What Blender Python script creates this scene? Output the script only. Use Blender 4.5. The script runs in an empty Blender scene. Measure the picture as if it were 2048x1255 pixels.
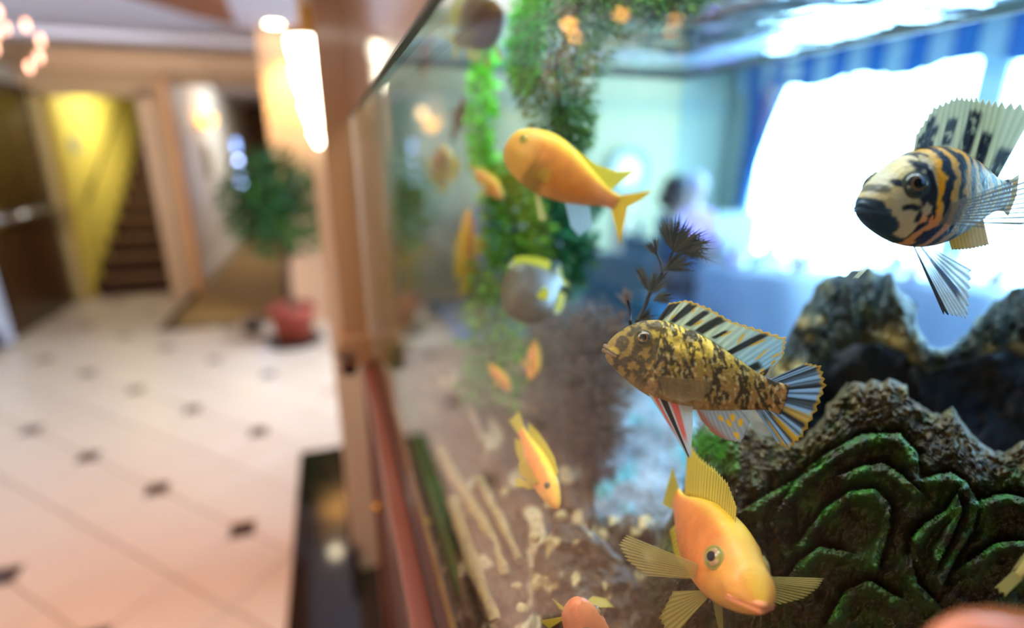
import bpy, math, random
import numpy as np
from mathutils import Vector, Matrix, noise
random.seed(7); rng = np.random.default_rng(7)
sc = bpy.context.scene
col = sc.collection
PI = math.pi
# ------------------------------------------------------------------ camera
FPX, CX, CY, EYE = 1060.0, 1024.0, 627.5, 1.5
CR = Vector((0.94696, -0.32136, 0.0)); CF = Vector((0.30744, 0.90594, -0.29107)); CU = Vector((0.09354, 0.27563, 0.95670))
cd = bpy.data.cameras.new('camera'); cam = bpy.data.objects.new('camera', cd); col.objects.link(cam)
cd.sensor_width = 36; cd.lens = FPX / 2048 * 36; cd.clip_start = 0.01; cd.clip_end = 200
M = Matrix((( CR.x, CU.x, -CF.x, 0), (CR.y, CU.y, -CF.y, 0), (CR.z, CU.z, -CF.z, EYE), (0, 0, 0, 1)))
cam.matrix_world = M
cd.dof.use_dof = True; cd.dof.focus_distance = 0.365; cd.dof.aperture_fstop = 1.45
sc.camera = cam
sc.view_settings.view_transform = 'Standard'; sc.view_settings.look = 'None'
sc.view_settings.exposure = 0.0; sc.view_settings.gamma = 1.0; sc.view_settings.use_curve_mapping = False
sc.cycles.use_denoising = True
sc.cycles.max_bounces = 8; sc.cycles.diffuse_bounces = 4; sc.cycles.glossy_bounces = 4
sc.cycles.transparent_max_bounces = 24; sc.cycles.transmission_bounces = 6
sc.cycles.sample_clamp_indirect = 4.0
sc.cycles.caustics_reflective = False; sc.cycles.caustics_refractive = False

def P(px, py, d):                      # a point of the place at depth d along the viewing direction
    v = CR * ((px - CX) / FPX) + CU * ((CY - py) / FPX) + CF
    return Vector((0, 0, EYE)) + v * d
def lin(c):
    return tuple(((x / 12.92) if x <= .04045 else ((x + .055) / 1.055) ** 2.4) for x in c)
def S(r, g, b): return lin((r / 255, g / 255, b / 255))

# ------------------------------------------------------------------ world and lights
W = bpy.data.worlds.new('daylight'); sc.world = W; W.use_nodes = True
bg = W.node_tree.nodes['Background']; bg.inputs[0].default_value = (0.76, 0.89, 1.0, 1); bg.inputs[1].default_value = 24.0

def area(name, loc, target, sx, sy, power, color, portal=False, shape='RECTANGLE', spread=PI):
    l = bpy.data.lights.new(name, 'AREA'); l.shape = shape; l.size = sx
    if shape in ('RECTANGLE', 'ELLIPSE'): l.size_y = sy
    l.energy = power; l.color = color; l.spread = spread
    if portal: l.cycles.is_portal = True
    o = bpy.data.objects.new(name, l); col.objects.link(o)
    o.location = loc
    o.rotation_euler = (Vector(target) - Vector(loc)).to_track_quat('-Z', 'Y').to_euler()
    return o
RW = 4.5                                # right wall x
area('window_portal', (RW - .02, 2.75, 1.25), (0, 2.75, 1.25), 4.7, 2.1, 1, (1, 1, 1), portal=True)
WARM = (1.0, 0.62, 0.32)
area('lobby_fill_behind', (-1.1, -1.0, 2.38), (-1.1, -1.0, 0), 1.6, 1.6, 7, (1, .50, .20))  # unseen warm fill added behind the viewpoint
area('lobby_header_fill', (-2.3, -.6, 2.25), (-1.5, 6.6, 2.1), .5, .3, 24, (1, .86, .70), spread=.9)  # unseen fill added to brighten the far header wall
area('floor_daylight_fill', (1.9, 2.8, 2.40), (-1.0, 3.9, 0), .8, .8, 42, (.84, .90, 1), spread=1.0)  # unseen bluish fill added for the daylight on the middle floor
area('near_floor_fill', (-1.0, 1.3, 2.40), (-.9, 1.6, 0), .6, .6, 15, (1, .32, .04), spread=1.9)  # unseen orange fill added to warm the nearest floor
area('hallway_fill', (-0.75, 9.0, 2.42), (-1.5, 9.0, 1.0), 0.6, 1.6, 90, (1, 1, .94))  # hidden fill added to whiten the hallway wall
area('stairwell_light', (-1.78, 7.5, 2.3), (-2.5, 7.7, 1.3), 0.3, 0.3, 26, (1.0, .98, .86))
area('dining_light', (3.0, 4.2, 2.38), (3.0, 4.2, 0), 1.5, 1.5, 8, (.8, .93, 1))
# aquarium lamp above the water, then unseen fills added round the tank
area('aquarium_lamp_front', (0.30, 0.36, EYE + .36), (0.33, 0.36, 1), .22, 1.3, 13.0, (1, .96, .86))
area('tank_end_fill', (0.36, .92, EYE + .35), (.36, .92, 1), .4, .25, 6.0, (1, .98, .9))  # added fill to brighten the plants at the tank's far end
area('tank_haze_fill', (0.62, 0.30, EYE + .34), (0.60, 0.38, 1), .12, 1.3, 3.0, (.12, .5, 1.0))  # added blue fill standing for the water haze on the rocks
area('fish_front_fill', (-0.75, -0.45, 1.75), (.4, .5, 1.25), .5, .5, 4.5, (1, .74, .46))  # unseen warm fill added to light the fish from the front

# ------------------------------------------------------------------ materials
def nt(name):
    m = bpy.data.materials.new(name); m.use_nodes = True
    n = m.node_tree.nodes; l = m.node_tree.links
    return m, n, l, n['Principled BSDF'], n['Material Output']
def mat(name, c, rough=.5, var=.12, scale=6, metal=0, coat=0, bump=0, bscale=60, emit=None, spec=.5, stretch=None):
    m, n, l, b, out = nt(name)
    tc = n.new('ShaderNodeTexCoord'); mp = n.new('ShaderNodeMapping'); l.new(tc.outputs['Object'], mp.inputs[0])
    if stretch: mp.inputs['Scale'].default_value = stretch
    no = n.new('ShaderNodeTexNoise'); no.inputs['Scale'].default_value = scale; no.inputs['Detail'].default_value = 5
    l.new(mp.outputs[0], no.inputs['Vector'])
    mx = n.new('ShaderNodeMix'); mx.data_type = 'RGBA'
    mx.inputs[6].default_value = (*[x * (1 - var) for x in c], 1); mx.inputs[7].default_value = (*[min(1, x * (1 + var)) for x in c], 1)
    l.new(no.outputs['Fac'], mx.inputs[0]); l.new(mx.outputs[2], b.inputs['Base Color'])
    b.inputs['Roughness'].default_value = rough; b.inputs['Metallic'].default_value = metal
    b.inputs['Coat Weight'].default_value = coat; b.inputs['Coat Roughness'].default_value = .08
    b.inputs['Specular IOR Level'].default_value = spec
    if bump:
        n2 = n.new('ShaderNodeTexNoise'); n2.inputs['Scale'].default_value = bscale; l.new(mp.outputs[0], n2.inputs['Vector'])
        bp = n.new('ShaderNodeBump'); bp.inputs['Strength'].default_value = bump; bp.inputs['Distance'].default_value = .01
        l.new(n2.outputs['Fac'], bp.inputs['Height']); l.new(bp.outputs[0], b.inputs['Normal'])
    if emit:
        b.inputs['Emission Color'].default_value = (*emit[:3], 1); b.inputs['Emission Strength'].default_value = emit[3]
    return m
def glassmat(name, tint, f0=.04, fmax=.96, rough=0.0):
    m, n, l, b, out = nt(name); n.remove(b)
    lw = n.new('ShaderNodeLayerWeight'); lw.inputs[0].default_value = .5
    pw = n.new('ShaderNodeMath'); pw.operation = 'POWER'; pw.inputs[1].default_value = 5; l.new(lw.outputs['Facing'], pw.inputs[0])
    ma = n.new('ShaderNodeMath'); ma.operation = 'MULTIPLY_ADD'; ma.inputs[1].default_value = fmax; ma.inputs[2].default_value = f0
    l.new(pw.outputs[0], ma.inputs[0]); ma.use_clamp = True
    t = n.new('ShaderNodeBsdfTransparent'); t.inputs[0].default_value = (*tint, 1)
    g = n.new('ShaderNodeBsdfGlossy'); g.inputs['Roughness'].default_value = rough
    mx = n.new('ShaderNodeMixShader'); l.new(ma.outputs[0], mx.inputs[0]); l.new(t.outputs[0], mx.inputs[1]); l.new(g.outputs[0], mx.inputs[2])
    l.new(mx.outputs[0], out.inputs[0]); return m
def vcol(name, rough=.4, scales=None, bump=.2, var=.1, vs=90, sub=0.0, spec=.5, coat=0):
    """colour kept per vertex (the skin pattern of the thing itself), fine relief from nodes"""
    m, n, l, b, out = nt(name)
    at = n.new('ShaderNodeAttribute'); at.attribute_name = 'Col'
    tc = n.new('ShaderNodeTexCoord'); no = n.new('ShaderNodeTexNoise'); no.inputs['Scale'].default_value = vs; no.inputs['Detail'].default_value = 4
    l.new(tc.outputs['Object'], no.inputs['Vector'])
    mr = n.new('ShaderNodeMapRange'); mr.inputs[1].default_value = .3; mr.inputs[2].default_value = .7; mr.inputs[3].default_value = 1 - var; mr.inputs[4].default_value = 1 + var
    l.new(no.outputs['Fac'], mr.inputs[0])
    mx = n.new('ShaderNodeVectorMath'); mx.operation = 'SCALE'; l.new(at.outputs['Color'], mx.inputs[0]); l.new(mr.outputs[0], mx.inputs['Scale'])
    l.new(mx.outputs[0], b.inputs['Base Color']); b.inputs['Roughness'].default_value = rough
    b.inputs['Specular IOR Level'].default_value = spec; b.inputs['Coat Weight'].default_value = coat
    if sub:
        b.inputs['Subsurface Weight'].default_value = sub; b.inputs['Subsurface Radius'].default_value = (.01, .005, .003); b.inputs['Subsurface Scale'].default_value = .5
    if bump:
        bp = n.new('ShaderNodeBump'); bp.inputs['Strength'].default_value = bump; bp.inputs['Distance'].default_value = .002
        if scales:
            vo = n.new('ShaderNodeTexVoronoi'); vo.inputs['Scale'].default_value = scales; l.new(tc.outputs['Object'], vo.inputs['Vector']); l.new(vo.outputs['Distance'], bp.inputs['Height'])
        else: l.new(no.outputs['Fac'], bp.inputs['Height'])
        l.new(bp.outputs[0], b.inputs['Normal'])
    return m
def finmat(name):
    m, n, l, b, out = nt(name)
    at = n.new('ShaderNodeAttribute'); at.attribute_name = 'Col'
    b.inputs['Roughness'].default_value = .35; l.new(at.outputs['Color'], b.inputs['Base Color'])
    tr = n.new('ShaderNodeBsdfTranslucent'); l.new(at.outputs['Color'], tr.inputs[0])
    m1 = n.new('ShaderNodeMixShader'); m1.inputs[0].default_value = .5; l.new(b.outputs[0], m1.inputs[1]); l.new(tr.outputs[0], m1.inputs[2])
    tp = n.new('ShaderNodeBsdfTransparent')
    m2 = n.new('ShaderNodeMixShader'); l.new(at.outputs['Alpha'], m2.inputs[0]); l.new(tp.outputs[0], m2.inputs[1]); l.new(m1.outputs[0], m2.inputs[2])
    l.new(m2.outputs[0], out.inputs[0]); return m
FIN = finmat('fin membrane'); SKIN = vcol('fish skin', .42, scales=420, bump=.25, var=.06, sub=.0, coat=.0, spec=.2)
SMOOTHSKIN = vcol('smooth fish skin', .42, scales=520, bump=.1, var=.04, coat=.05, spec=.35)
EYEM = vcol('fish eye', .12, bump=0, var=.02, spec=.4, coat=.25)
ROCK = vcol('aquarium rock', .62, bump=.9, var=.35, vs=170, spec=.5)
LEAF = vcol('plant leaf', .55, bump=.1, var=.15, spec=.15)

# ------------------------------------------------------------------ mesh helpers
class MB:
    def __init__(s): s.v = []; s.f = []; s.c = []
    def add(s, v, f, c=None):
        o = len(s.v); s.v += [tuple(x) for x in v]; s.f += [tuple(i + o for i in q) for q in f]
        if c is not None: s.c += (c if isinstance(c, list) else [tuple(c)] * len(v))
        return s
    def box(s, x0, x1, y0, y1, z0, z1, c=None, b=0):
        v = [(x, y, z) for x in (x0, x1) for y in (y0, y1) for z in (z0, z1)]
        return s.add(v, [(0, 1, 3, 2), (4, 6, 7, 5), (0, 4, 5, 1), (2, 3, 7, 6), (0, 2, 6, 4), (1, 5, 7, 3)], c)
    def tube(s, pts, r, n=8, c=None, cap=True):
        pts = [Vector(p) for p in pts]; rr = r if hasattr(r, '__len__') else [r] * len(pts); v = []; f = []
        up = Vector((0, 0, 1))
        for i, p in enumerate(pts):
            t = (pts[min(i + 1, len(pts) - 1)] - pts[max(i - 1, 0)]).normalized()
            a = t.cross(up)
            if a.length < .05: a = t.cross(Vector((1, 0, 0)))
            a.normalize(); b2 = t.cross(a)
            for k in range(n):
                q = 2 * PI * k / n; v.append(p + (a * math.cos(q) + b2 * math.sin(q)) * rr[i])
        for i in range(len(pts) - 1):
            for k in range(n): f.append((i * n + k, i * n + (k + 1) % n, (i + 1) * n + (k + 1) % n, (i + 1) * n + k))
        if cap: f.append(tuple(range(n))); f.append(tuple((len(pts) - 1) * n + k for k in reversed(range(n))))
        return s.add(v, f, c)
    def lathe(s, prof, n=24, c=None, at=(0, 0, 0)):
        v = []; f = []; ax, ay, az = at
        for r, z in prof:
            for k in range(n): q = 2 * PI * k / n; v.append((ax + r * math.cos(q), ay + r * math.sin(q), az + z))
        for i in range(len(prof) - 1):
            for k in range(n): f.append((i * n + k, i * n + (k + 1) % n, (i + 1) * n + (k + 1) % n, (i + 1) * n + k))
        return s.add(v, f, c)
    def ball(s, ct, r, n=10, c=None, sq=(1, 1, 1)):
        v = []; f = []; m = n // 2 + 1
        for i in range(m):
            a = PI * (i + .02) / (m - 1 + .04)
            for k in range(n): q = 2 * PI * k / n; v.append((ct[0] + r * sq[0] * math.sin(a) * math.cos(q), ct[1] + r * sq[1] * math.sin(a) * math.sin(q), ct[2] + r * sq[2] * math.cos(a)))
        for i in range(m - 1):
            for k in range(n): f.append((i * n + k, (i + 1) * n + k, (i + 1) * n + (k + 1) % n, i * n + (k + 1) % n))
        f.append(tuple(range(n))); f.append(tuple((m - 1) * n + k for k in reversed(range(n))))
        return s.add(v, f, c)
    def build(s, name, m, parent=None, smooth=False, solid=0, bevel=0, sub=0):
        me = bpy.data.meshes.new(name); me.from_pydata(s.v, [], s.f); me.update()
        if s.c:
            a = me.color_attributes.new('Col', 'FLOAT_COLOR', 'POINT')
            arr = np.ones((len(s.v), 4), dtype=np.float32); cc = np.array(s.c, dtype=np.float32); arr[:, :cc.shape[1]] = cc
            a.data.foreach_set('color', arr.ravel())
        if smooth: me.polygons.foreach_set('use_smooth', [True] * len(me.polygons))
        o = bpy.data.objects.new(name, me); col.objects.link(o); me.materials.append(m)
        if parent: o.parent = parent
        if bevel:
            md = o.modifiers.new('bevel', 'BEVEL'); md.width = bevel; md.segments = 2
        if sub: md = o.modifiers.new('sub', 'SUBSURF'); md.levels = sub; md.render_levels = sub
        if solid: md = o.modifiers.new('solid', 'SOLIDIFY'); md.thickness = solid; md.offset = 0
        return o
def tag(o, label=None, cat=None, group=None, kind=None):
    if label: o['label'] = label
    if cat: o['category'] = cat
    if group: o['group'] = group
    if kind: o['kind'] = kind
    return o
def empty(name, loc=(0, 0, 0), label=None, cat=None, group=None, rz=0, kind=None):
    o = bpy.data.objects.new(name, None); o.empty_display_size = .1; col.objects.link(o); o.location = loc; o.rotation_euler = (0, 0, rz)
    return tag(o, label, cat, group, kind)
def struct(o): o['kind'] = 'structure'; return o
def copy_tree(o, parent=None):
    c = o.copy(); col.objects.link(c)
    if parent: c.parent = parent
    for ch in o.children: copy_tree(ch, c)
    return c

# ------------------------------------------------------------------ the room shell
M_wall = mat('beige wall plaster', S(196, 170, 140), .8, .05, 3, bump=.05)
M_white = mat('white paint', S(230, 234, 230), .6, .03, 3)
M_trimtan = mat('tan painted trim', S(206, 174, 142), .45, .06, 4)
M_ceil = mat('ceiling paint', S(226, 228, 250), .8, .03, 2)
M_tray = mat('brown ceiling panel', S(150, 98, 72), .7, .05, 2)
M_base = mat('dark baseboard wood', S(50, 22, 14), .35, .2, 8)
M_grout = mat('pale grout', S(176, 150, 128), .7, .08, 20)
M_tile = mat('cream marble tile', S(204, 190, 172), .30, .08, 2.2, coat=.25)
M_dot = mat('dark brown inset tile', S(58, 34, 24), .3, .2, 20)
M_rwall = mat('pale green dining room wall', S(160, 172, 152), .8, .04, 2)
M_carp = mat('beige hallway carpet', S(150, 124, 78), .95, .12, 60, bump=.3, bscale=300)
M_carpB = mat('dark carpet border', S(62, 46, 24), .95, .12, 60)
M_blue = mat('haze tinted blue carpet', S(0, 104, 150), .95, .15, 30)  # blue water haze over the dark floor put into the colour

fl = struct(MB().box(-3.4, RW + .2, -2.6, 13.0, -.1, -.012).build('floor', M_grout))
CEIL = 2.44
ce = struct(MB().box(-3.4, RW + .2, -2.6, 13.0, CEIL, CEIL + .1).build('ceiling', M_ceil))
# marble tiles: one corner of each is cut for the small dark inset
o0 = Vector((-0.47, 2.12, 0)); e1 = Vector((.2015, .2155, 0)); e2 = Vector((.2015, -.2155, 0)); drift = -.03
def latt(a, b):
    p = o0 + e1 * a + e2 * b; p.x += (p.y - 2.12) * drift; return p
kind_mesh = {}
def prism(pts, z0, z1, inset=0.0):
    ct = sum(pts, Vector()) / len(pts); n = len(pts)
    q = [p + (ct - p).normalized() * inset for p in pts]; q2 = [p + (ct - p).normalized() * (inset + .003) for p in pts]
    v = [(p.x, p.y, z0) for p in q] + [(p.x, p.y, z1 - .002) for p in q] + [(p.x, p.y, z1) for p in q2]
    f = [tuple(range(2 * n, 3 * n))]
    for r in (0, n):
        for i in range(n): f.append((r + i, r + (i + 1) % n, r + n + (i + 1) % n, r + n + i))
    return v, f
CUT = .23
nt_ = 0
for a in range(-26, 27):
    for b in range(-26, 27):
        cc_ = latt(a + .5, b + .5)
        if not (-2.75 < cc_.x < 0.05 and 1.25 < cc_.y < 6.6): continue
        if cc_.x > -1.45 and cc_.y > 5.2 and cc_.x < -.3: continue
        cor = [(a, b), (a + 1, b), (a + 1, b + 1), (a, b + 1)]
        k = [i for i, (i1, i2) in enumerate(cor) if i1 % 2 == 0 and i2 % 2 == 0][0]
        pts = []
        for i in range(4):
            p = latt(*cor[i])
            if i == k:
                pr = latt(*cor[(i - 1) % 4]); nx = latt(*cor[(i + 1) % 4])
                pts += [p.lerp(pr, CUT), p.lerp(nx, CUT)]
            else: pts.append(p)
        if k not in kind_mesh:
            c0 = cc_; v, f = prism([p - c0 for p in pts], -.012, 0, .003)
            me = bpy.data.meshes.new('marble_tile'); me.from_pydata(v, [], f); me.materials.append(M_tile); kind_mesh[k] = me
        o = bpy.data.objects.new('marble_tile', kind_mesh[k]); o.location = (cc_.x, cc_.y, 0); col.objects.link(o); o.parent = fl; nt_ += 1
        if a % 2 == 0 and b % 2 == 0:
            p = latt(a, b)
            if 'dot' not in kind_mesh:
                v, f = prism([e1 * CUT, e2 * CUT, -e1 * CUT, -e2 * CUT], -.012, 0, .004)
                f = [tuple(reversed(q)) for q in f]
                me = bpy.data.meshes.new('inset_tile'); me.from_pydata(v, [], f); me.materials.append(M_dot); kind_mesh['dot'] = me
            o = bpy.data.objects.new('inset_tile', kind_mesh['dot']); o.location = (p.x, p.y, 0.0); col.objects.link(o); o.parent = fl
print('tiles', nt_)

# walls
struct(MB().box(-2.85, -2.65, -2.6, 6.9, 0, CEIL).build('wall_left', M_white))
struct(MB().box(-3.4, RW + .2, -2.7, -2.6, 0, CEIL).build('wall_behind', M_wall))
# far lobby wall with the stair opening
wf = struct(MB().box(-2.66, -2.57, 6.6, 6.75, 0, CEIL).box(-2.57, -1.68, 6.6, 6.75, 2.03, CEIL).box(-1.68, -1.5, 6.6, 6.75, 0, CEIL).build('wall_far', M_wall))
MB().box(-2.60, -2.53, 6.56, 6.62, 0, 2.08).build('door_casing', mat('cream casing', S(196, 176, 120), .5), wf)
MB().box(-1.72, -1.60, 6.56, 6.62, 0, 2.08).build('door_casing', M_trimtan, wf)
MB().box(-2.60, -1.60, 6.56, 6.62, 2.03, 2.12).build('header_casing', M_wall, wf)
# hallway
wh = struct(MB().box(-1.62, -1.5, 6.62, 13, 0, CEIL).build('wall_hallway', M_white))
MB().box(-1.5, -1.47, 6.62, 13, 0, .16).build('skirting', M_white, wh)
MB().box(-1.505, -1.43, 6.54, 6.66, 0, 2.2).build('corner_trim', mat('orange trim casing', S(206, 150, 92), .5), wh)  # corner trim in one even orange tone
struct(MB().box(-1.6, 0.2, 12.9, 13.0, 0, CEIL).build('wall_hallway_end', mat('brown hallway end', S(112, 84, 58), .8)))
struct(MB().box(-1.5, -.42, 6.6, 6.75, 2.17, CEIL).build('trim_header', M_wall))
# block on the right of the hallway
wb = struct(MB().box(-.42, .25, 5.02, 13, 0, CEIL).build('wall_pillar', mat('pinkish tan wall', S(206, 164, 130), .7)))
struct(MB().box(0.25, RW + .2, 5.4, 5.55, 0, CEIL).build('wall_dining_far', M_rwall))
struct(MB().box(.25, RW, 5.36, 5.4, 1.94, 2.03).build('trim_rail', mat('rail', S(140, 160, 150), .6)))
# baseboards and cornice
struct(MB().box(-2.65, -2.62, -2.6, 5.2, 0, .14).build('baseboard_left', M_base))
struct(MB().box(-2.65, -2.45, -2.6, 6.6, 2.26, 2.34).box(-2.65, -2.38, -2.6, 6.6, 2.34, CEIL).build('trim_cornice_left', M_wall))
struct(MB().box(-2.65, -.42, 6.42, 6.6, 2.24, 2.30).box(-2.65, -.42, 6.34, 6.6, 2.30, 2.38).box(-2.65, -.42, 6.25, 6.6, 2.38, CEIL).build('trim_cornice_far', M_trimtan))
struct(MB().box(-2.66, -2.60, 5.18, 5.30, 0, 2.14).build('trim_pilaster_left', mat('bluish white pilaster', S(190, 200, 220), .5)))
# ceiling: dropped beams round a brown recessed tray
tq = [(-.44, 2.6), (-.50, 4.2), (-.55, 4.98), (-.78, 4.75), (-1.02, 4.35), (-1.5, 3.6), (-2.0, 2.6)]
MB().add([(x, y, CEIL - .012) for x, y in tq] + [(x, y, CEIL + .01) for x, y in tq], [tuple(reversed(range(7))), tuple(range(7, 14))] + [(i, (i + 1) % 7, 7 + (i + 1) % 7, 7 + i) for i in range(7)]).build('tray_panel', M_tray, ce)
MB().box(-2.65, .9, 5.6, 5.85, CEIL - .05, CEIL + .02).build('beam', M_ceil, ce)
# carpet of the hallway
cp = tag(MB().box(-1.44, -.42, 5.24, 12.9, -.011, .008).build('hallway_carpet', M_carp), 'beige hallway carpet running away between white wall and pink pillar', 'carpet')
MB().box(-1.53, -1.44, 5.24, 6.6, -.011, .012).box(-1.53, -.43, 5.16, 5.24, -.011, .012).build('border', M_carpB, cp)
tag(MB().box(.9, RW, -2.4, 5.36, -.011, .006).build('dining_carpet', M_blue), 'haze tinted blue carpet under the dining tables beyond the aquarium', 'carpet')
# granite border beside the cabinet
M_gran = mat('black granite', S(26, 20, 14), .08, .35, 40, coat=.3)
gb = struct(MB().box(-.262, .9, -.6, 2.66, -.011, .004).build('trim_granite_border', M_gran))

# stairs
st = empty('staircase', (-2.05, 6.78, 0), 'dark brown carpeted stairs climbing beyond the lobby doorway', 'stairs')
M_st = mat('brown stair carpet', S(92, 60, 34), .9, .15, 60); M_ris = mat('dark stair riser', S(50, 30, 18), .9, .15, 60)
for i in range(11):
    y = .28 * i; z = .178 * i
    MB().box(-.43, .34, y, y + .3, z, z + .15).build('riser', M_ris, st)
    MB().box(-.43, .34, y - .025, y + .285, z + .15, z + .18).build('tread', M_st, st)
MB().add([(.325, 0, .35), (.325, 3, 2.26), (.325, 3, 1.9), (.325, 0, .0), (.345, 0, .35), (.345, 3, 2.26), (.345, 3, 1.9), (.345, 0, 0)],
         [(0, 1, 2, 3), (7, 6, 5, 4), (0, 4, 5, 1), (3, 2, 6, 7), (0, 3, 7, 4), (1, 5, 6, 2)]).build('stringer', M_base, st)
M_yel = mat('yellow stairwell wall', S(222, 204, 92), .7, .04, 3)
ws = struct(MB().box(-2.62, -2.5, 6.75, 11.5, 0, 4.6).box(-2.62, -1.5, 11.4, 11.5, 0, 4.6).box(-1.69, -1.62, 6.75, 11.4, 0, 4.6).box(-2.62, -1.6, 6.75, 11.5, 4.6, 4.7).box(-2.62, -1.6, 6.7, 6.75, 2.44, 4.7).build('wall_stairwell', M_yel))
hr = tag(MB().tube([(-2.44, 6.9, 1.0), (-2.44, 10.5, 3.28)], .012).build('stair_handrail', M_base, smooth=True), 'dark handrail sloping up the yellow stairwell wall', 'handrail')
for k in (0, 1, 2):
    MB().tube([(-2.5, 7.2 + k * 1.3, 1.17 + k * .82), (-2.44, 7.2 + k * 1.3, 1.17 + k * .82)], .008).build('bracket', M_base, hr)
tag(MB().box(-2.5, -2.485, 6.98, 7.14, 1.5, 1.66).build('wall_notice', mat('grey notice', S(150, 160, 150), .5)), 'small grey notice on yellow stairwell wall', 'sign')
# open dark door leaf on the left wall
M_door = mat('dark stained door wood', S(52, 30, 14), .3, .25, 3, stretch=(1, 1, .2), coat=.2)
d1 = tag(MB().box(-2.65, -2.605, 5.32, 6.52, 0.0, 2.1).build('door_1', M_door, bevel=.004), 'dark stained wooden double door with push bar on left wall', 'door', kind='structure')
del d1['category']
for (a, b, c, d) in ((5.40, 5.86, .2, .85), (5.40, 5.86, 1.1, 1.95), (5.98, 6.44, .2, .85), (5.98, 6.44, 1.1, 1.95)):
    MB().box(-2.612, -2.598, a, b, c, d).build('door_panel', mat('door panel wood', S(64, 38, 16), .35, .25, 4, stretch=(1, 1, .2)), d1, bevel=.003)
M_steel = mat('brushed steel', S(190, 190, 196), .25, .05, 20, metal=1)
MB().tube([(-2.6, 5.42, .98), (-2.53, 5.42, .98), (-2.53, 6.36, .98), (-2.6, 6.36, .98)], .028).build('push_bar', M_steel, d1, smooth=True)
MB().box(-2.605, -2.56, 5.36, 5.5, .9, 1.08).build('lock_case', M_steel, d1, bevel=.005)

# ------------------------------------------------------------------ lobby fixtures
M_glow = mat('lit frosted glass', (1, .95, .8), .4, .02, 5, emit=(1, .82, .50, 14))
M_glowW = mat('glowing crystal', (1, .98, .9), .3, .02, 5, emit=(1, .93, .72, 13))
M_brass = mat('polished brass', S(200, 150, 70), .2, .1, 20, metal=1)
# tall glass sconce on the column
cl = struct(MB().box(-.035, .16, 1.72, 1.98, 0, CEIL).build('wall_column', M_trimtan, bevel=.004))
MB().box(-.05, -.02, 1.70, 2.0, 0, .12).build('plinth', M_base, cl)
sn = empty('wall_sconce', (-.012, 1.66, 1.52), 'large glowing tapered crystal wall sconce on the column above the plant', 'lamp')
MB().box(-.012, .07, .03, .06, .02, .36).build('backplate', M_brass, sn, bevel=.004)
for i, (r0, r1, z0, z1) in enumerate(((.056, .046, .21, .27), (.052, .034, .12, .200), (.038, .020, .045, .110), (.024, .006, -.005, .036))):
    n = 10
    MB().lathe([(r1 * .5, z0), (r1, z0), ((r0 + r1) / 2 * 1.06, (z0 + z1) / 2), (r0, z1), (r0 * .6, z1)], 14).build('crystal_tier', M_glowW, sn)
MB().lathe([(.060, .27), (.064, .28), (.056, .29), (.03, .292)], 20).build('top_rim', M_brass, sn, smooth=True)
# unseen spot added for the yellow light on the pillar behind the tree
pl2 = bpy.data.lights.new('pillar_fill', 'SPOT'); pl2.energy = 75; pl2.color = (1, .72, .20); pl2.spot_size = 1.5; pl2.spot_blend = 1; pl2.shadow_soft_size = .08
po2 = bpy.data.objects.new('pillar_fill', pl2); po2.location = (-.2, 4.75, 2.3); po2.rotation_euler = (.5, 0, 0); col.objects.link(po2)
# downlights
def downlight(x, y, label):
    r = empty('recessed_downlight', (x, y, CEIL), label, 'lamp', 'recessed downlights in the lobby ceiling')
    MB().lathe([(.06, -.002), (.075, -.006), (.082, 0)], 24).build('trim_ring', M_white, r, smooth=True)
    MB().lathe([(.001, -.003), (.06, -.003)], 24).build('lens', mat('downlight lens', (1, .9, .7), .3, emit=(1, .85, .55, 30)), r)
downlight(-.27, 4.86, 'bright round ceiling downlight left of the crystal sconce')
downlight(-.6, 2.9, 'ceiling downlight nearest the chandelier, above the marble floor')
# hallway sconce
hs = empty('hallway_sconce', (-1.46, 8.2, 1.86), 'small orange glowing wall lamp in the white hallway', 'lamp')
MB().box(-.045, -.03, -.05, .05, -.12, .06).build('backplate', M_brass, hs, bevel=.004)
MB().lathe([(.03, -.05), (.085, 0), (.10, .06), (.09, .10)], 18, at=(.06, 0, 0)).build('lamp_shade', mat('amber glass', S(255, 170, 60), .4, emit=(1, .50, .10, 4.5)), hs, smooth=True, solid=.004)
MB().tube([(-.03, 0, -.05), (.03, 0, -.08), (.06, 0, -.05)], .008).build('arm', M_brass, hs)
hl = bpy.data.lights.new('hall_bulb', 'POINT'); hl.energy = 1.0; hl.color = (1, .6, .25); hl.shadow_soft_size = .06
ho = bpy.data.objects.new('hall_bulb', hl); ho.location = (-1.28, 8.2, 2.05); col.objects.link(ho)
pf = empty('wall_picture', (-1.49, 8.3, 1.4), 'small dark framed picture below the orange hallway lamp', 'picture')
MB().box(0, .02, -.16, .16, -.22, .22).build('frame', mat('brown frame', S(120, 90, 50), .4), pf, bevel=.004)
MB().box(.018, .023, -.12, .12, -.18, .18).build('print', mat('muted print', S(150, 140, 100), .6, .4, 14), pf)
# string of blue-white lights in the hallway
sl = empty('hanging_light_string', (-1.02, 7.6, 0), 'vertical string of small blue-white lights hanging beside the plant', 'lights')
M_bb = mat('blue white bulb', (.7, .8, 1), .3, emit=(.42, .55, 1.0, 16)); M_bb2 = mat('dim blue bulb', (.5, .6, 1), .3, emit=(.25, .45, .9, 5))
MB().tube([(0, 0, .7), (0, 0, CEIL)], .004).build('wire', M_base, sl)
for z, m_ in ((1.62, M_bb2), (1.55, M_bb2), (1.40, M_bb), (1.26, M_bb2), (1.15, M_bb), (1.10, M_bb2), (.82, M_bb2)):
    MB().ball((0, -.02, z), .033, 10).build('bulb', m_, sl, smooth=True)

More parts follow.
